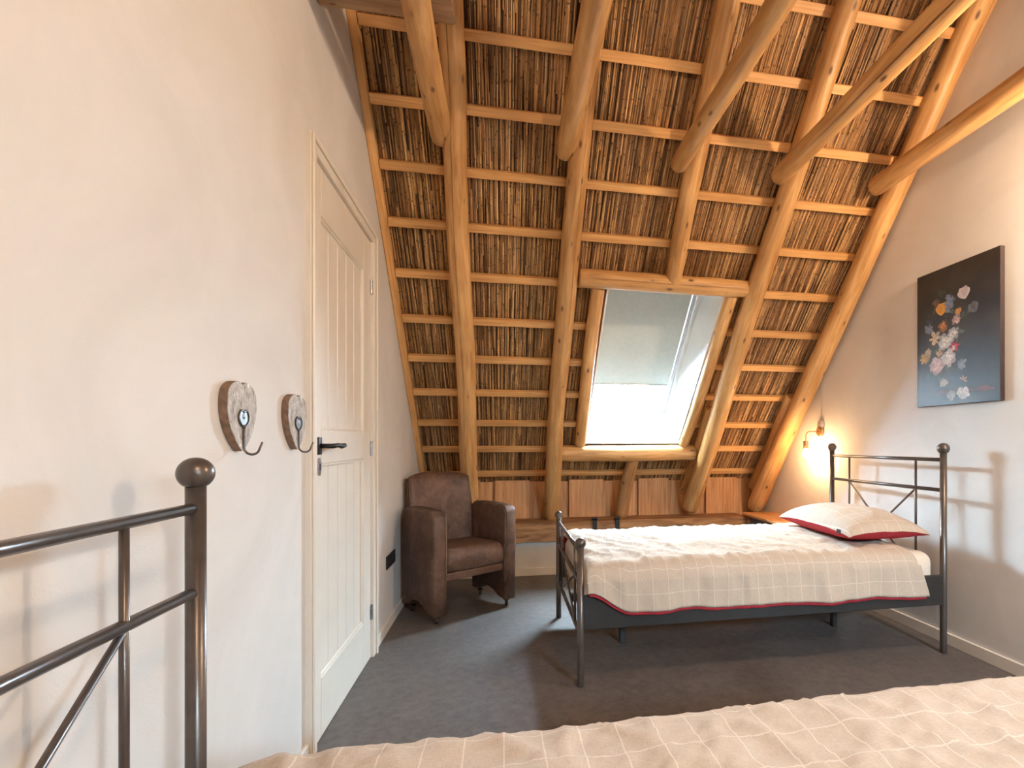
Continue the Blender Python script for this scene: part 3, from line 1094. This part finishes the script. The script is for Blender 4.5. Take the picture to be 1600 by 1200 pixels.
def duvet(x0, x1, y0, y1, zt, drop_n, drop_f, seed, label, amp=1.0, nx=150):
    """quilt over the bed: drop_n(x), drop_f(x) give how far the two long hems hang"""
    na, nt_, nb = 16, 64, 16
    rc = 0.075

    def section(x, extra, inset):
        pts = []
        dn, df = drop_n(x) + extra, drop_f(x) + extra
        yo0, yo1 = y0 - 0.020 + inset, y1 + 0.020 - inset
        z1 = zt - inset
        for i in range(na):
            k = i / (na - 1)
            pts.append((yo0, z1 - dn + (dn - rc) * k, 0))
        for i in range(1, 7):
            a = math.pi / 2 * i / 7
            pts.append((yo0 + rc * (1 - math.cos(a)), z1 - rc + rc * math.sin(a), 1))
        for i in range(nt_):
            k = i / (nt_ - 1)
            pts.append((yo0 + rc + (yo1 - yo0 - 2 * rc) * k, z1, 2))
        for i in range(1, 7):
            a = math.pi / 2 * (1 - i / 7)
            pts.append((yo1 - rc * (1 - math.cos(a)), z1 - rc + rc * math.sin(a), 1))
        for i in range(nb):
            k = i / (nb - 1)
            pts.append((yo1, z1 - rc - (df - rc) * k, 3))
        return pts

    def build(extra, inset, xi):
        V, UV, Fc = [], [], []
        m = None
        for i in range(nx + 1):
            x = x0 + xi + (x1 - x0 - 2 * xi) * i / nx
            sec = section(x, extra, inset)
            m = len(sec)
            arc, prev = 0.0, None
            e = min((x - x0), (x1 - x)) / 0.06
            edge = max(0.0, 1 - e)
            for (y, z, kind) in sec:
                if prev: arc += math.hypot(y - prev[0], z - prev[1])
                prev = (y, z)
                q = Vector((x * 3.0, y * 4.5, seed))
                big = noise.noise(q)
                wr = noise.noise(Vector(((x * 0.8 + y * 0.6) * 11, (y * 0.8 - x * 0.6) * 4.0, seed + 4)))
                wr2 = noise.noise(Vector(((x * 0.5 - y * 0.86) * 22, (y * 0.5 + x * 0.86) * 6.0, seed + 8)))
                rid = (1 - abs(wr)) ** 4 * 0.016 + (1 - abs(wr2)) ** 5 * 0.008
                yy, zz, xx = y, z, x
                if kind == 2:
                    cy = (y - y0) / (y1 - y0)
                    dome = 0.022 * math.sin(math.pi * min(1, max(0, cy)))
                    zz += amp * (0.010 * big + rid - 0.006) + dome * DOME[0] - edge * edge * 0.025
                elif kind == 1:
                    zz += amp * (0.008 * big + 0.6 * rid - 0.004) - edge * edge * 0.02
                else:
                    s = -1 if kind == 0 else 1
                    h = min(1.0, max(0.0, (zt - z - 0.04) / 0.18))
                    fold = noise.noise(Vector((x * 7.0, seed + s * 3, z * 1.5)))
                    fold2 = noise.noise(Vector((x * 16.0 + z * 5, seed + s * 5, z * 4)))
                    yy += s * (0.022 * h * (0.6 + fold) + 0.007 * fold2 + 0.45 * rid * amp)
                    zz += 0.014 * h * noise.noise(Vector((x * 4, seed, 2)))
                    xx += 0.012 * h * noise.noise(Vector((x * 4, z * 6, seed))) + 0.05 * h * sm(x1 - 0.25, x1, x)
                V.append(Vector((xx, yy, zz)))
                UV.append((x, arc + y0))
        for i in range(nx):
            for k in range(m - 1):
                a = i * m + k
                Fc.append((a, a + m, a + m + 1, a + 1))
        return V, Fc, UV
    V, Fc, UV = build(0, 0, 0)
    base = Vector(((x0 + x1) / 2, (y0 + y1) / 2, zt))
    t = thing('duvet', base, label, 'duvet', 'linen duvets')
    o = part('duvet_cover', ([v - base for v in V], Fc), 'linen', t, True, uv=UV)
    md = o.modifiers.new('thickness', 'SOLIDIFY')
    md.thickness = 0.009
    md.offset = -1.0
    V, Fc, UV = build(0.007, 0.0105, 0.01)
    o = part('duvet_lining', ([v - base for v in V], Fc), 'red', t, True)
    o['label'] = 'red lining of the duvet'
    md = o.modifiers.new('thickness', 'SOLIDIFY')
    md.thickness = 0.005
    md.offset = -1.0


def sm(a, b, x):
    k = min(1, max(0, (x - a) / (b - a)))
    return k * k * (3 - 2 * k)


duvet(0.385, 2.185, 2.335, 3.30, 0.572, lambda x: 0.125 + 0.100 * sm(0.40, 0.60, x) + 0.010 * sm(1.0, 2.2, x), lambda x: 0.16 + 0.03 * math.sin(x * 3), 3.0,
      'checked linen duvet with red lining on the bed under the skylight', 0.95)
DOME[0] = 0.6
duvet(-0.50, 1.43, 0.145, 1.108, 0.540, lambda x: 0.22, lambda x: 0.20, 21.0, 'checked linen duvet on the near bed at the bottom edge', 0.9)


def pillow(c, hx, hy, T, label, rz=0.0):
    t = thing('pillow', c, label, 'pillow', None, rz)
    n = 44

    def shell(top):
        V, UV, Fc = [], [], []
        for i in range(n + 1):
            for j in range(n + 1):
                u, v = -1 + 2 * i / n, -1 + 2 * j / n
                pin_x = 1 - 0.05 * (1 - v * v)
                pin_y = 1 - 0.05 * (1 - u * u)
                x, y = u * hx * pin_x, v * hy * pin_y
                th = ((1 - abs(u) ** 2.6) * (1 - abs(v) ** 2.6)) ** 0.5 if abs(u) < 1 and abs(v) < 1 else 0.0
                wr = (1 - abs(noise.noise(Vector((u * 3 + v, v * 3 - u * 0.5, 2.2))))) ** 3 * 0.012
                if top: z = T * 1.10 * th + wr * th + 0.004 * noise.noise(Vector((u * 4, v * 4, 8)))
                else: z = -T * 0.62 * min(1, th * 1.5)
                # corners droop on to the bed
                z -= 0.022 * (abs(u) * abs(v)) ** 3
                V.append(Vector((x, y, z + T * 0.62)))
                UV.append((x, y))
        for i in range(n):
            for j in range(n):
                a = i * (n + 1) + j
                q = (a, a + n + 1, a + n + 2, a + 1)
                Fc.append(q if top else tuple(reversed(q)))
        return V, Fc, UV
    V, Fc, UV = shell(True)
    part('pillow_cover', (V, Fc), 'linen', t, True, uv=UV)
    V, Fc, UV = shell(False)
    o = part('pillow_underside', (V, Fc), 'red', t, True)
    o['label'] = 'red underside of the pillow'
    o = part('care_tag', box((-hx * 0.985 + 0.0, -hy * 0.78, T * 0.42), (-hx * 0.985 + 0.003, -hy * 0.78 + 0.035, T * 0.42 + 0.024), 0.001), 'tag', t)
    return t


pillow((2.075, 2.745, 0.611), 0.245, 0.375, 0.088, 'checked linen pillow with red underside at the far headboard', math.radians(-2))


# ------------------------------------------------------------------ armchair
def armchair():
    t = thing('armchair', (-0.195, 3.465, 0), 'worn brown leather armchair on castors in the corner', 'armchair', None, math.radians(34))
    # side panels: profile in (y, z), y grows to the rear
    prof = [(-0.045, 0.055), (-0.050, 0.25), (-0.056, 0.48), (-0.050, 0.665), (-0.036, 0.697), (0.0, 0.712), (0.15, 0.718), (0.28, 0.716), (0.36, 0.712), (0.392, 0.690), (0.402, 0.60), (0.400, 0.3), (0.39, 0.062),
            (0.35, 0.058), (0.31, 0.068), (0.28, 0.092), (0.23, 0.108), (0.17, 0.110), (0.11, 0.098), (0.065, 0.076), (0.03, 0.062)]
    for s in (-1, 1):
        bm = bmesh.new()
        xa, xb = (0.215, 0.312)
        lo = [bm.verts.new((s * xa, y, z)) for y, z in prof]
        hi = [bm.verts.new((s * xb, y, z)) for y, z in prof]
        bm.faces.new(lo)
        bm.faces.new(hi)
        k = len(prof)
        for i in range(k):
            bm.faces.new((lo[i], lo[(i + 1) % k], hi[(i + 1) % k], hi[i]))
        bmesh.ops.recalc_face_normals(bm, faces=list(bm.faces))
        rim = [e for e in bm.edges if abs(e.verts[0].co.x - e.verts[1].co.x) < 1e-6]
        bmesh.ops.bevel(bm, geom=rim, offset=0.016, segments=3, profile=0.5, affect='EDGES')
        bm.verts.index_update()
        g = [v.co.copy() for v in bm.verts], [tuple(v.index for v in f.verts) for f in bm.faces]
        bm.free()
        arm = part('armrest', g, 'leather', t, True)
        # piping along the front seam
        ys = [(-0.047, 0.07), (-0.052, 0.25), (-0.058, 0.48), (-0.052, 0.665), (-0.038, 0.698), (0.0, 0.7125), (0.15, 0.7185), (0.28, 0.7165), (0.35, 0.7125)]
        part('piping', tube([(s * (xa + 0.016), y - 0.001, z + 0.001) for y, z in ys], 0.0028, 6), 'leather', arm, True)
    # seat cushion with a domed top, bowed front

    def cushion():
        n, V, Fc = 20, [], []
        for top in (1, 0):
            for i in range(n + 1):
                for j in range(n + 1):
                    u, v = -1 + 2 * i / n, j / n
                    x = u * 0.213
                    y = -0.045 - 0.018 * (1 - u * u) + v * 0.42
                    e = min(1, (1 - abs(u)) / 0.12) if abs(u) > 0.88 else 1
                    f = min(1, v / 0.10) if v < 0.10 else 1
                    r = math.sqrt(max(0, 1 - (1 - e) ** 2)) * 0.5 + 0.5
                    rf = math.sqrt(max(0, 1 - (1 - f) ** 2))
                    if top: z = 0.405 + 0.045 * r * rf + 0.020 * math.sin(math.pi * min(1, v * 1.1)) * (1 - u * u) + 0.012 * (1 - v)
                    else: z = 0.315 + 0.02 * (1 - rf)
                    V.append(Vector((x, y, z)))
        m = (n + 1) ** 2
        for i in range(n):
            for j in range(n):
                a = i * (n + 1) + j
                Fc.append((a, a + n + 1, a + n + 2, a + 1))
                Fc.append((m + a, m + a + 1, m + a + n + 2, m + a + n + 1))
        for i in range(n):
            for a, b in ((i * (n + 1), (i + 1) * (n + 1)), ((i + 1) * (n + 1) + n, i * (n + 1) + n)):
                Fc.append((a, a + m, b + m, b))
            for a, b in ((i + 1, i), (n * (n + 1) + i, n * (n + 1) + i + 1)):
                Fc.append((a, a + m, b + m, b))
        return V, Fc
    part('seat_cushion', cushion(), 'leather', t, True)
    part('seat_base', box((-0.213, -0.035, 0.262), (0.213, 0.42, 0.316), 0.012, 2), 'leather', t)

    # backrest: curved shell, narrower at the top, raked
    def back():
        n, m, V, Fc = 24, 22, [], []
        for side in (0, 1):
            for i in range(n + 1):
                for j in range(m + 1):
                    u, v = -1 + 2 * i / n, j / m
                    w = 0.255 - 0.016 * v
                    if v < 0.42: w = 0.214 + 0.0 * v
                    top = 0.915 + 0.022 * (1 - u * u) - 0.018 * abs(u) ** 6
                    z = 0.30 + v * (top - 0.30)
                    y = 0.355 + 0.11 * v + 0.02 * v * v - 0.050 * u * u * (0.5 + 0.5 * v)
                    th = 0.105 * (1 - 0.25 * v)
                    rim = min(1 - abs(u), (1 - v) * 1.1)
                    k = math.sqrt(max(0.0, 1 - (1 - min(1, rim / 0.10)) ** 2))
                    th *= 0.35 + 0.65 * k
                    yc = y + 0.052
                    puff = 0.014 * math.sin(math.pi * v) * (1 - u * u)
                    V.append(Vector((u * w, yc - th / 2 - puff if side == 0 else yc + th / 2, z)))
        q = (n + 1) * (m + 1)
        for i in range(n):
            for j in range(m):
                a = i * (m + 1) + j
                Fc.append((a, a + m + 1, a + m + 2, a + 1))
                Fc.append((q + a, q + a + 1, q + a + m + 2, q + a + m + 1))
        for i in range(n):
            a, b = i * (m + 1) + m, (i + 1) * (m + 1) + m
            Fc.append((a, b, b + q, a + q))
            a, b = i * (m + 1), (i + 1) * (m + 1)
            Fc.append((b, a, a + q, b + q))
        for j in range(m):
            Fc.append((j + 1, j, j + q, j + 1 + q))
            a = n * (m + 1) + j
            Fc.append((a, a + 1, a + 1 + q, a + q))
        return V, Fc
    part('backrest', back(), 'leather', t, True)
    for x in (-0.262, 0.262):
        for y in (0.0, 0.345):
            c = part('castor', xf(lathe([(0.021, -0.010), (0.0235, -0.006), (0.0235, 0.006), (0.021, 0.010)], 18), Matrix.Translation((x, y, 0.0235)) @ Matrix.Rotation(math.radians(90), 4, 'Y') @ Matrix.Rotation(0.5, 4, 'X')), 'rubber', t, True)
            part('castor_fork', join(box((x - 0.016, y - 0.014, 0.036), (x + 0.016, y + 0.016, 0.050), 0.004), tube([(x, y, 0.046), (x, y, 0.075)], 0.008, 8)), 'iron', c)


armchair()


# ------------------------------------------------------------------ lamps
def wall_lamp(y, z, label, strength, cord_to=None, col=BULB_COL):
    t = thing('wall_lamp', (XR, y, z), label, 'lamp', 'copper wall lamps')
    rot = Matrix.Rotation(math.radians(-90), 4, 'Y')
    part('wall_box', xf(lathe([(0.034, 0.0), (0.036, 0.004), (0.036, 0.014), (0.033, 0.018)], 24), Matrix.Translation((0, 0, 0.055)) @ rot), 'cord', t, True)
    part('rosette', xf(lathe([(0.036, 0.0), (0.038, 0.003), (0.038, 0.022), (0.036, 0.025)], 28), rot), 'copper', t, True)
    pts = [(-0.02, 0, 0), (-0.105, 0, 0)] + [(-0.105 - 0.034 * math.sin(a), 0, -0.034 + 0.034 * math.cos(a)) for a in [math.radians(k) for k in (18, 36, 54, 72, 90)]] + [(-0.139, 0, -0.075)]
    part('arm', tube(pts, 0.0045, 10), 'copper', t, True)
    s = part('socket', xf(lathe([(0.015, -0.138), (0.0205, -0.136), (0.0205, -0.078), (0.019, -0.074), (0.006, -0.072)], 22), Matrix.Translation((-0.139, 0, 0))), 'copper', t, True)
    prof = [(0.0005, -0.205)] + [(0.023 * math.sin(math.radians(a)), -0.182 - 0.023 * math.cos(math.radians(a))) for a in range(15, 130, 15)] + [(0.013, -0.150), (0.012, -0.137)]
    m = bulb_mat('glowing_bulb', strength, col)
    part('bulb', xf(lathe(prof, 18), Matrix.Translation((-0.139, 0, 0))), m, t, True)
    if cord_to:
        part('cord', tube([(-0.005, 0.0, 0.08), (-0.005, 0.001, (cord_to - z) / 2), (-0.005, 0.0, cord_to - z)], 0.0028, 8), 'cord', t, True)
    return t


wall_lamp(3.60, 1.240, 'lit copper wall lamp with bare bulb behind the far headboard', BULB_VISIBLE, 2.05, BULB_AMBER)
wall_lamp(1.34, 2.50, 'lit copper wall lamp high up beside the flower picture', BULB_WALL)
pd = thing('fill_pendant', (0.68, -0.50, 2.60), 'added bare bulb pendant out of view, for warm fill light', 'lamp')  # lamp added behind the camera to fill the room with warm light
part('cord', tube([(0, 0, 0.06), (0, 0, 0.72)], 0.003, 8), 'iron', pd, True)
part('socket', lathe([(0.018, 0.0), (0.021, 0.003), (0.021, 0.055), (0.008, 0.062)], 20), 'copper', pd, True)
part('bulb', ball((0, 0, -0.042), 0.045), bulb_mat('fill_bulb', BULB_FILL), pd, True)


# ------------------------------------------------------------------ picture
def picture():
    t = thing('picture', (XR - 0.0, 2.367, 1.365), 'dark floral still life canvas on the right wall', 'picture')
    t.rotation_euler = (0, 0, 0)
    W2, H, TH = 0.259, 0.785, 0.030
    part('canvas_edge', box((-TH + 0.001, -W2, 0.0), (-0.002, W2, H), 0.002), 'canvas_edge', t)
    part('canvas', box((-TH - 0.0008, -W2 + 0.001, 0.001), (-TH + 0.001, W2 - 0.001, H - 0.001), 0), 'canvas', t)
    V, Fc, Cc = [], [], []
    rnd = random.Random(5)
    lay = [0]

    def P(u, v):
        # u from left to right as seen from the room, v from the top
        return (W2 - u * 2 * W2, H - v * H)

    def poly(pts, col):
        o = len(V)
        lay[0] += 1
        d = -TH - 0.0010 - 0.0000025 * lay[0]
        cy = sum(p[0] for p in pts) / len(pts)
        cz = sum(p[1] for p in pts) / len(pts)
        V.append(Vector((d, cy, cz)))
        Cc.append((col[0] * 0.72, col[1] * 0.72, col[2] * 0.72, 1))
        for p in pts:
            V.append(Vector((d, p[0], p[1])))
            Cc.append((*col, 1))
        k = len(pts)
        for i in range(k):
            Fc.append((o, o + 1 + (i + 1) % k, o + 1 + i))

    def petal(y, z, ln, wd, ang, col):
        pts = []
        for i in range(10):
            a = 2 * math.pi * i / 10
            px, py = ln * (0.5 + 0.5 * math.cos(a)), wd * math.sin(a) * (0.75 + 0.35 * math.cos(a))
            pts.append((y + px * math.cos(ang) - py * math.sin(ang), z + px * math.sin(ang) + py * math.cos(ang)))
        poly(pts, col)

    def flush(name):
        part(name, (list(V), list(Fc)), 'print', t, col=list(Cc))
        V.clear()
        Fc.clear()
        Cc.clear()

    def vary(c, a=0.12):
        k = 1 + rnd.uniform(-a, a)
        return tuple(min(1, x * k) for x in c)

    def rosef(u, v, r, col, core, rings=3, n=7):
        y, z = P(u, v)
        r *= 1.18
        n = max(n, 6) + rnd.randint(0, 2)
        for q in range(rings):
            rr = r * (1 - q / rings * 0.75)
            for i in range(n):
                a = 2 * math.pi * i / n + q * 0.5 + rnd.uniform(-0.2, 0.2)
                petal(y, z, rr * rnd.uniform(0.75, 1.08), rr * rnd.uniform(0.22, 0.42), a, vary(tuple(c * (0.55 + 0.45 * q / max(1, rings - 1)) if rings > 1 else c * 0.85 for c in col), 0.3))
        petal(y - r * 0.12, z, r * 0.26, r * 0.14, 0, core)
        flush('painted_flower')

    def tulip(u, v, r, col, ang):
        y, z = P(u, v)
        for da, l in ((-0.55, 0.9), (0.55, 0.9), (-0.25, 1.05), (0.25, 1.05), (0, 1.0)):
            petal(y, z, r * l, r * 0.26, ang + da, vary(col, 0.2))
        flush('painted_flower')

    def leaf(u, v, ln, ang, col):
        y, z = P(u, v)
        petal(y, z, ln, ln * 0.22, ang, col)
        flush('painted_leaf')
    g1, g2 = (0.05, 0.075, 0.045), (0.10, 0.13, 0.08)
    for u, v, l, a in ((0.30, 0.66, 0.07, 3.6), (0.38, 0.68, 0.08, 4.4), (0.22, 0.60, 0.07, 2.9), (0.45, 0.66, 0.07, 5.2), (0.28, 0.78, 0.08, 4.2), (0.15, 0.72, 0.06, 4.7),
                       (0.52, 0.36, 0.08, 0.6), (0.40, 0.30, 0.08, 1.8), (0.22, 0.32, 0.07, 2.2), (0.62, 0.50, 0.08, 0.2), (0.70, 0.36, 0.07, 5.9), (0.33, 0.22, 0.06, 1.3)):
        leaf(u, v, l, a, vary(g2 if rnd.random() < 0.5 else g1))
    for i in range(46):
        a = rnd.uniform(0, 6.28)
        d = rnd.uniform(0.05, 0.34)
        u, v = 0.40 + d * math.cos(a) * 0.95, 0.50 + d * math.sin(a) * 1.05
        u = min(0.88, max(0.14, u))
        leaf(u, v, rnd.uniform(0.025, 0.06), rnd.uniform(0, 6.28), vary(rnd.choice(((0.030, 0.045, 0.030), (0.06, 0.075, 0.05), (0.045, 0.05, 0.06), (0.08, 0.06, 0.045))), 0.3))
    tulip(0.62, 0.275, 0.070, (0.58, 0.52, 0.53), 1.35)
    tulip(0.74, 0.385, 0.060, (0.13, 0.13, 0.13), 1.1)
    tulip(0.33, 0.345, 0.072, (0.62, 0.29, 0.05), 1.6)
    for u, v in ((0.42, 0.23), (0.46, 0.25), (0.40, 0.27), (0.45, 0.29), (0.41, 0.31)):
        rosef(u, v, 0.019, (0.20, 0.26, 0.38), (0.30, 0.34, 0.42), 1, 6)
    rosef(0.35, 0.425, 0.030, (0.60, 0.22, 0.06), (0.3, 0.1, 0.03), 2)
    rosef(0.54, 0.345, 0.018, (0.70, 0.33, 0.08), (0.5, 0.2, 0.05), 1)
    rosef(0.52, 0.405, 0.027, (0.68, 0.45, 0.40), (0.5, 0.25, 0.22), 2)
    rosef(0.475, 0.500, 0.038, (0.62, 0.60, 0.56), (0.4, 0.35, 0.25), 2)
    rosef(0.25, 0.500, 0.036, (0.66, 0.54, 0.36), (0.65, 0.30, 0.08), 1, 6)
    rosef(0.38, 0.545, 0.046, (0.80, 0.78, 0.73), (0.65, 0.60, 0.35), 3)
    rosef(0.49, 0.590, 0.030, (0.56, 0.06, 0.08), (0.02, 0.02, 0.03), 2, 6)
    rosef(0.485, 0.598, 0.012, (0.8, 0.75, 0.7), (0.02, 0.02, 0.03), 1, 6)
    for u, v in ((0.28, 0.610), (0.31, 0.600), (0.33, 0.620), (0.30, 0.630)):
        rosef(u, v, 0.013, (0.55, 0.38, 0.25), (0.75, 0.7, 0.6), 1, 6)
    rosef(0.42, 0.665, 0.050, (0.78, 0.75, 0.71), (0.7, 0.6, 0.5), 3)
    rosef(0.27, 0.705, 0.050, (0.76, 0.62, 0.63), (0.60, 0.40, 0.42), 4)
    rosef(0.11, 0.640, 0.034, (0.60, 0.44, 0.22), (0.55, 0.30, 0.08), 1, 6)
    rosef(0.15, 0.595, 0.022, (0.58, 0.48, 0.34), (0.5, 0.3, 0.1), 1, 6)
    rosef(0.58, 0.720, 0.028, (0.28, 0.33, 0.36), (0.4, 0.45, 0.45), 1, 8)
    rosef(0.36, 0.835, 0.026, (0.50, 0.52, 0.48), (0.75, 0.72, 0.6), 1, 8)
    rosef(0.16, 0.42, 0.030, (0.24, 0.27, 0.33), (0.3, 0.33, 0.38), 1, 7)
    rosef(0.26, 0.24, 0.020, (0.26, 0.15, 0.13), (0.2, 0.1, 0.1), 1, 6)
    for da in (0.6, 1.5, 2.6, 3.6):
        leaf(0.60, 0.835, 0.026, da, (0.55, 0.36, 0.24))
    # fallen blossoms on the painted table
    for i in range(26):
        leaf(rnd.uniform(0.18, 0.95), rnd.uniform(0.895, 0.925), rnd.uniform(0.02, 0.05), rnd.uniform(-0.2, 0.2), vary((0.16, 0.075, 0.07), 0.3))
    rosef(0.60, 0.925, 0.036, (0.66, 0.66, 0.62), (0.4, 0.4, 0.36), 1, 9)
    rosef(0.45, 0.935, 0.026, (0.50, 0.55, 0.55), (0.4, 0.4, 0.4), 1, 7)


picture()


# ------------------------------------------------------------------ heart hooks
def heart_outline(w, h, n=48):
    """broad heart with a shallow notch; x across, z up from the tip"""
    pts = []
    for i in range(n):
        a = 2 * math.pi * i / n
        s = math.sin(a)
        x = 0.5 * w * (0.94 * s + 0.06 * s ** 3)
        c = math.cos(a)
        z = 0.52 + 0.46 * c
        if c > 0:
            z = 0.62 + 0.38 * (c ** 0.55) - 0.055 * math.exp(-(s / 0.16) ** 2)
        else:
            k = 1 - math.acos(min(1, -c)) / (math.pi / 2)
            z = 0.62 * (1 - k)
            x = 0.5 * w * math.copysign((1 - k ** 1.9) ** 0.95 * 0.94 + 0.06 * (1 - k ** 12), s) if abs(s) > 1e-6 else 0.0
            x *= 1.0
        pts.append((x, z * h))
    return pts


def heart_hook(y, z, label):
    t = thing('heart_hook', (XL, y, z), label, 'coat hook', 'heart-shaped coat hooks')
    w, h, th = 0.150, 0.186, 0.022
    ol = heart_outline(w, h)
    body = part('heart_board', prism(ol, [], lambda a, b, d: Vector((d, a, b)), 0.001, th - 0.0012), 'heart_side', t)
    part('heart_face', prism([(a * 0.993, h / 2 + (b - h / 2) * 0.993) for a, b in ol], [], lambda a, b, d: Vector((d, a, b)), th - 0.0012, th + 0.0004), 'heart', t)
    k = th + 0.003
    ring = []
    for i in range(25):
        a = math.pi + 2 * math.pi * i / 24
        s, c = math.sin(a), math.cos(a)
        ring.append((k, 0.0255 * s * (1.0 if c > 0 else (1 - (-c) ** 2) ** 0.25 if abs(s) > 1e-3 else 0), 0.088 + 0.024 * c - (0.009 * math.exp(-(s / 0.3) ** 2) if c > 0 else 0)))
    hk = part('hook_plate', prism([(p[1], p[2]) for p in ring[:-1]], [], lambda a, b, d: Vector((d, a, b)), th, th + 0.0025), 'hookmetal', t)
    part('hook_ring', tube(ring, 0.0030, 8), 'hookmetal', hk, True)
    part('screw', xf(lathe([(0.008, 0), (0.008, 0.002), (0.005, 0.004), (0.0005, 0.005)], 14), Matrix.Translation((th, 0, 0.092)) @ Matrix.Rotation(math.radians(90), 4, 'Y')), 'nickel', hk, True)
    J = [(k, 0, 0.070), (k, 0, 0.04), (k, 0, 0.012)]
    for d in range(0, 160, 18):
        a = math.radians(d)
        J.append((k + 0.019 - 0.019 * math.cos(a), 0.0, 0.010 - 0.019 * math.sin(a)))
    J.append((k + 0.044, 0.0, 0.024))
    part('hook', tube(J, [0.0032] * (len(J) - 1) + [0.0026], 8), 'hookmetal', t, True)


heart_hook(1.482, 1.128, 'weathered heart-shaped coat hook farther from the door')
heart_hook(1.845, 1.128, 'weathered heart-shaped coat hook nearer the door')

# ------------------------------------------------------------------ triple socket
so = thing('wall_socket', (XL, 3.352, 0.375), 'black triple wall socket beside the armchair', 'socket')
part('frame', box((0.0, -0.118, 0.0), (0.009, 0.118, 0.082), 0.004, 2), 'black_plastic', so)
for i in (-1, 0, 1):
    ring = prism([(0.021 * math.cos(a), 0.021 * math.sin(a)) for a in [2 * math.pi * k / 24 for k in range(24)]],
                 [[(0.0165 * math.cos(a), 0.0165 * math.sin(a)) for a in [2 * math.pi * k / 24 for k in range(24)]]],
                 lambda a, b, d: Vector((d, a + i * 0.073, b + 0.041)), 0.009, 0.0125)
    c = part('outlet', ring, 'black_plastic', so)
    for dy in (-0.0085, 0.0085):
        part('contact', xf(lathe([(0.0024, 0), (0.0024, 0.0012)], 10), Matrix.Translation((0.009, i * 0.073 + dy, 0.041)) @ Matrix.Rotation(math.radians(90), 4, 'Y')), 'nickel', c)
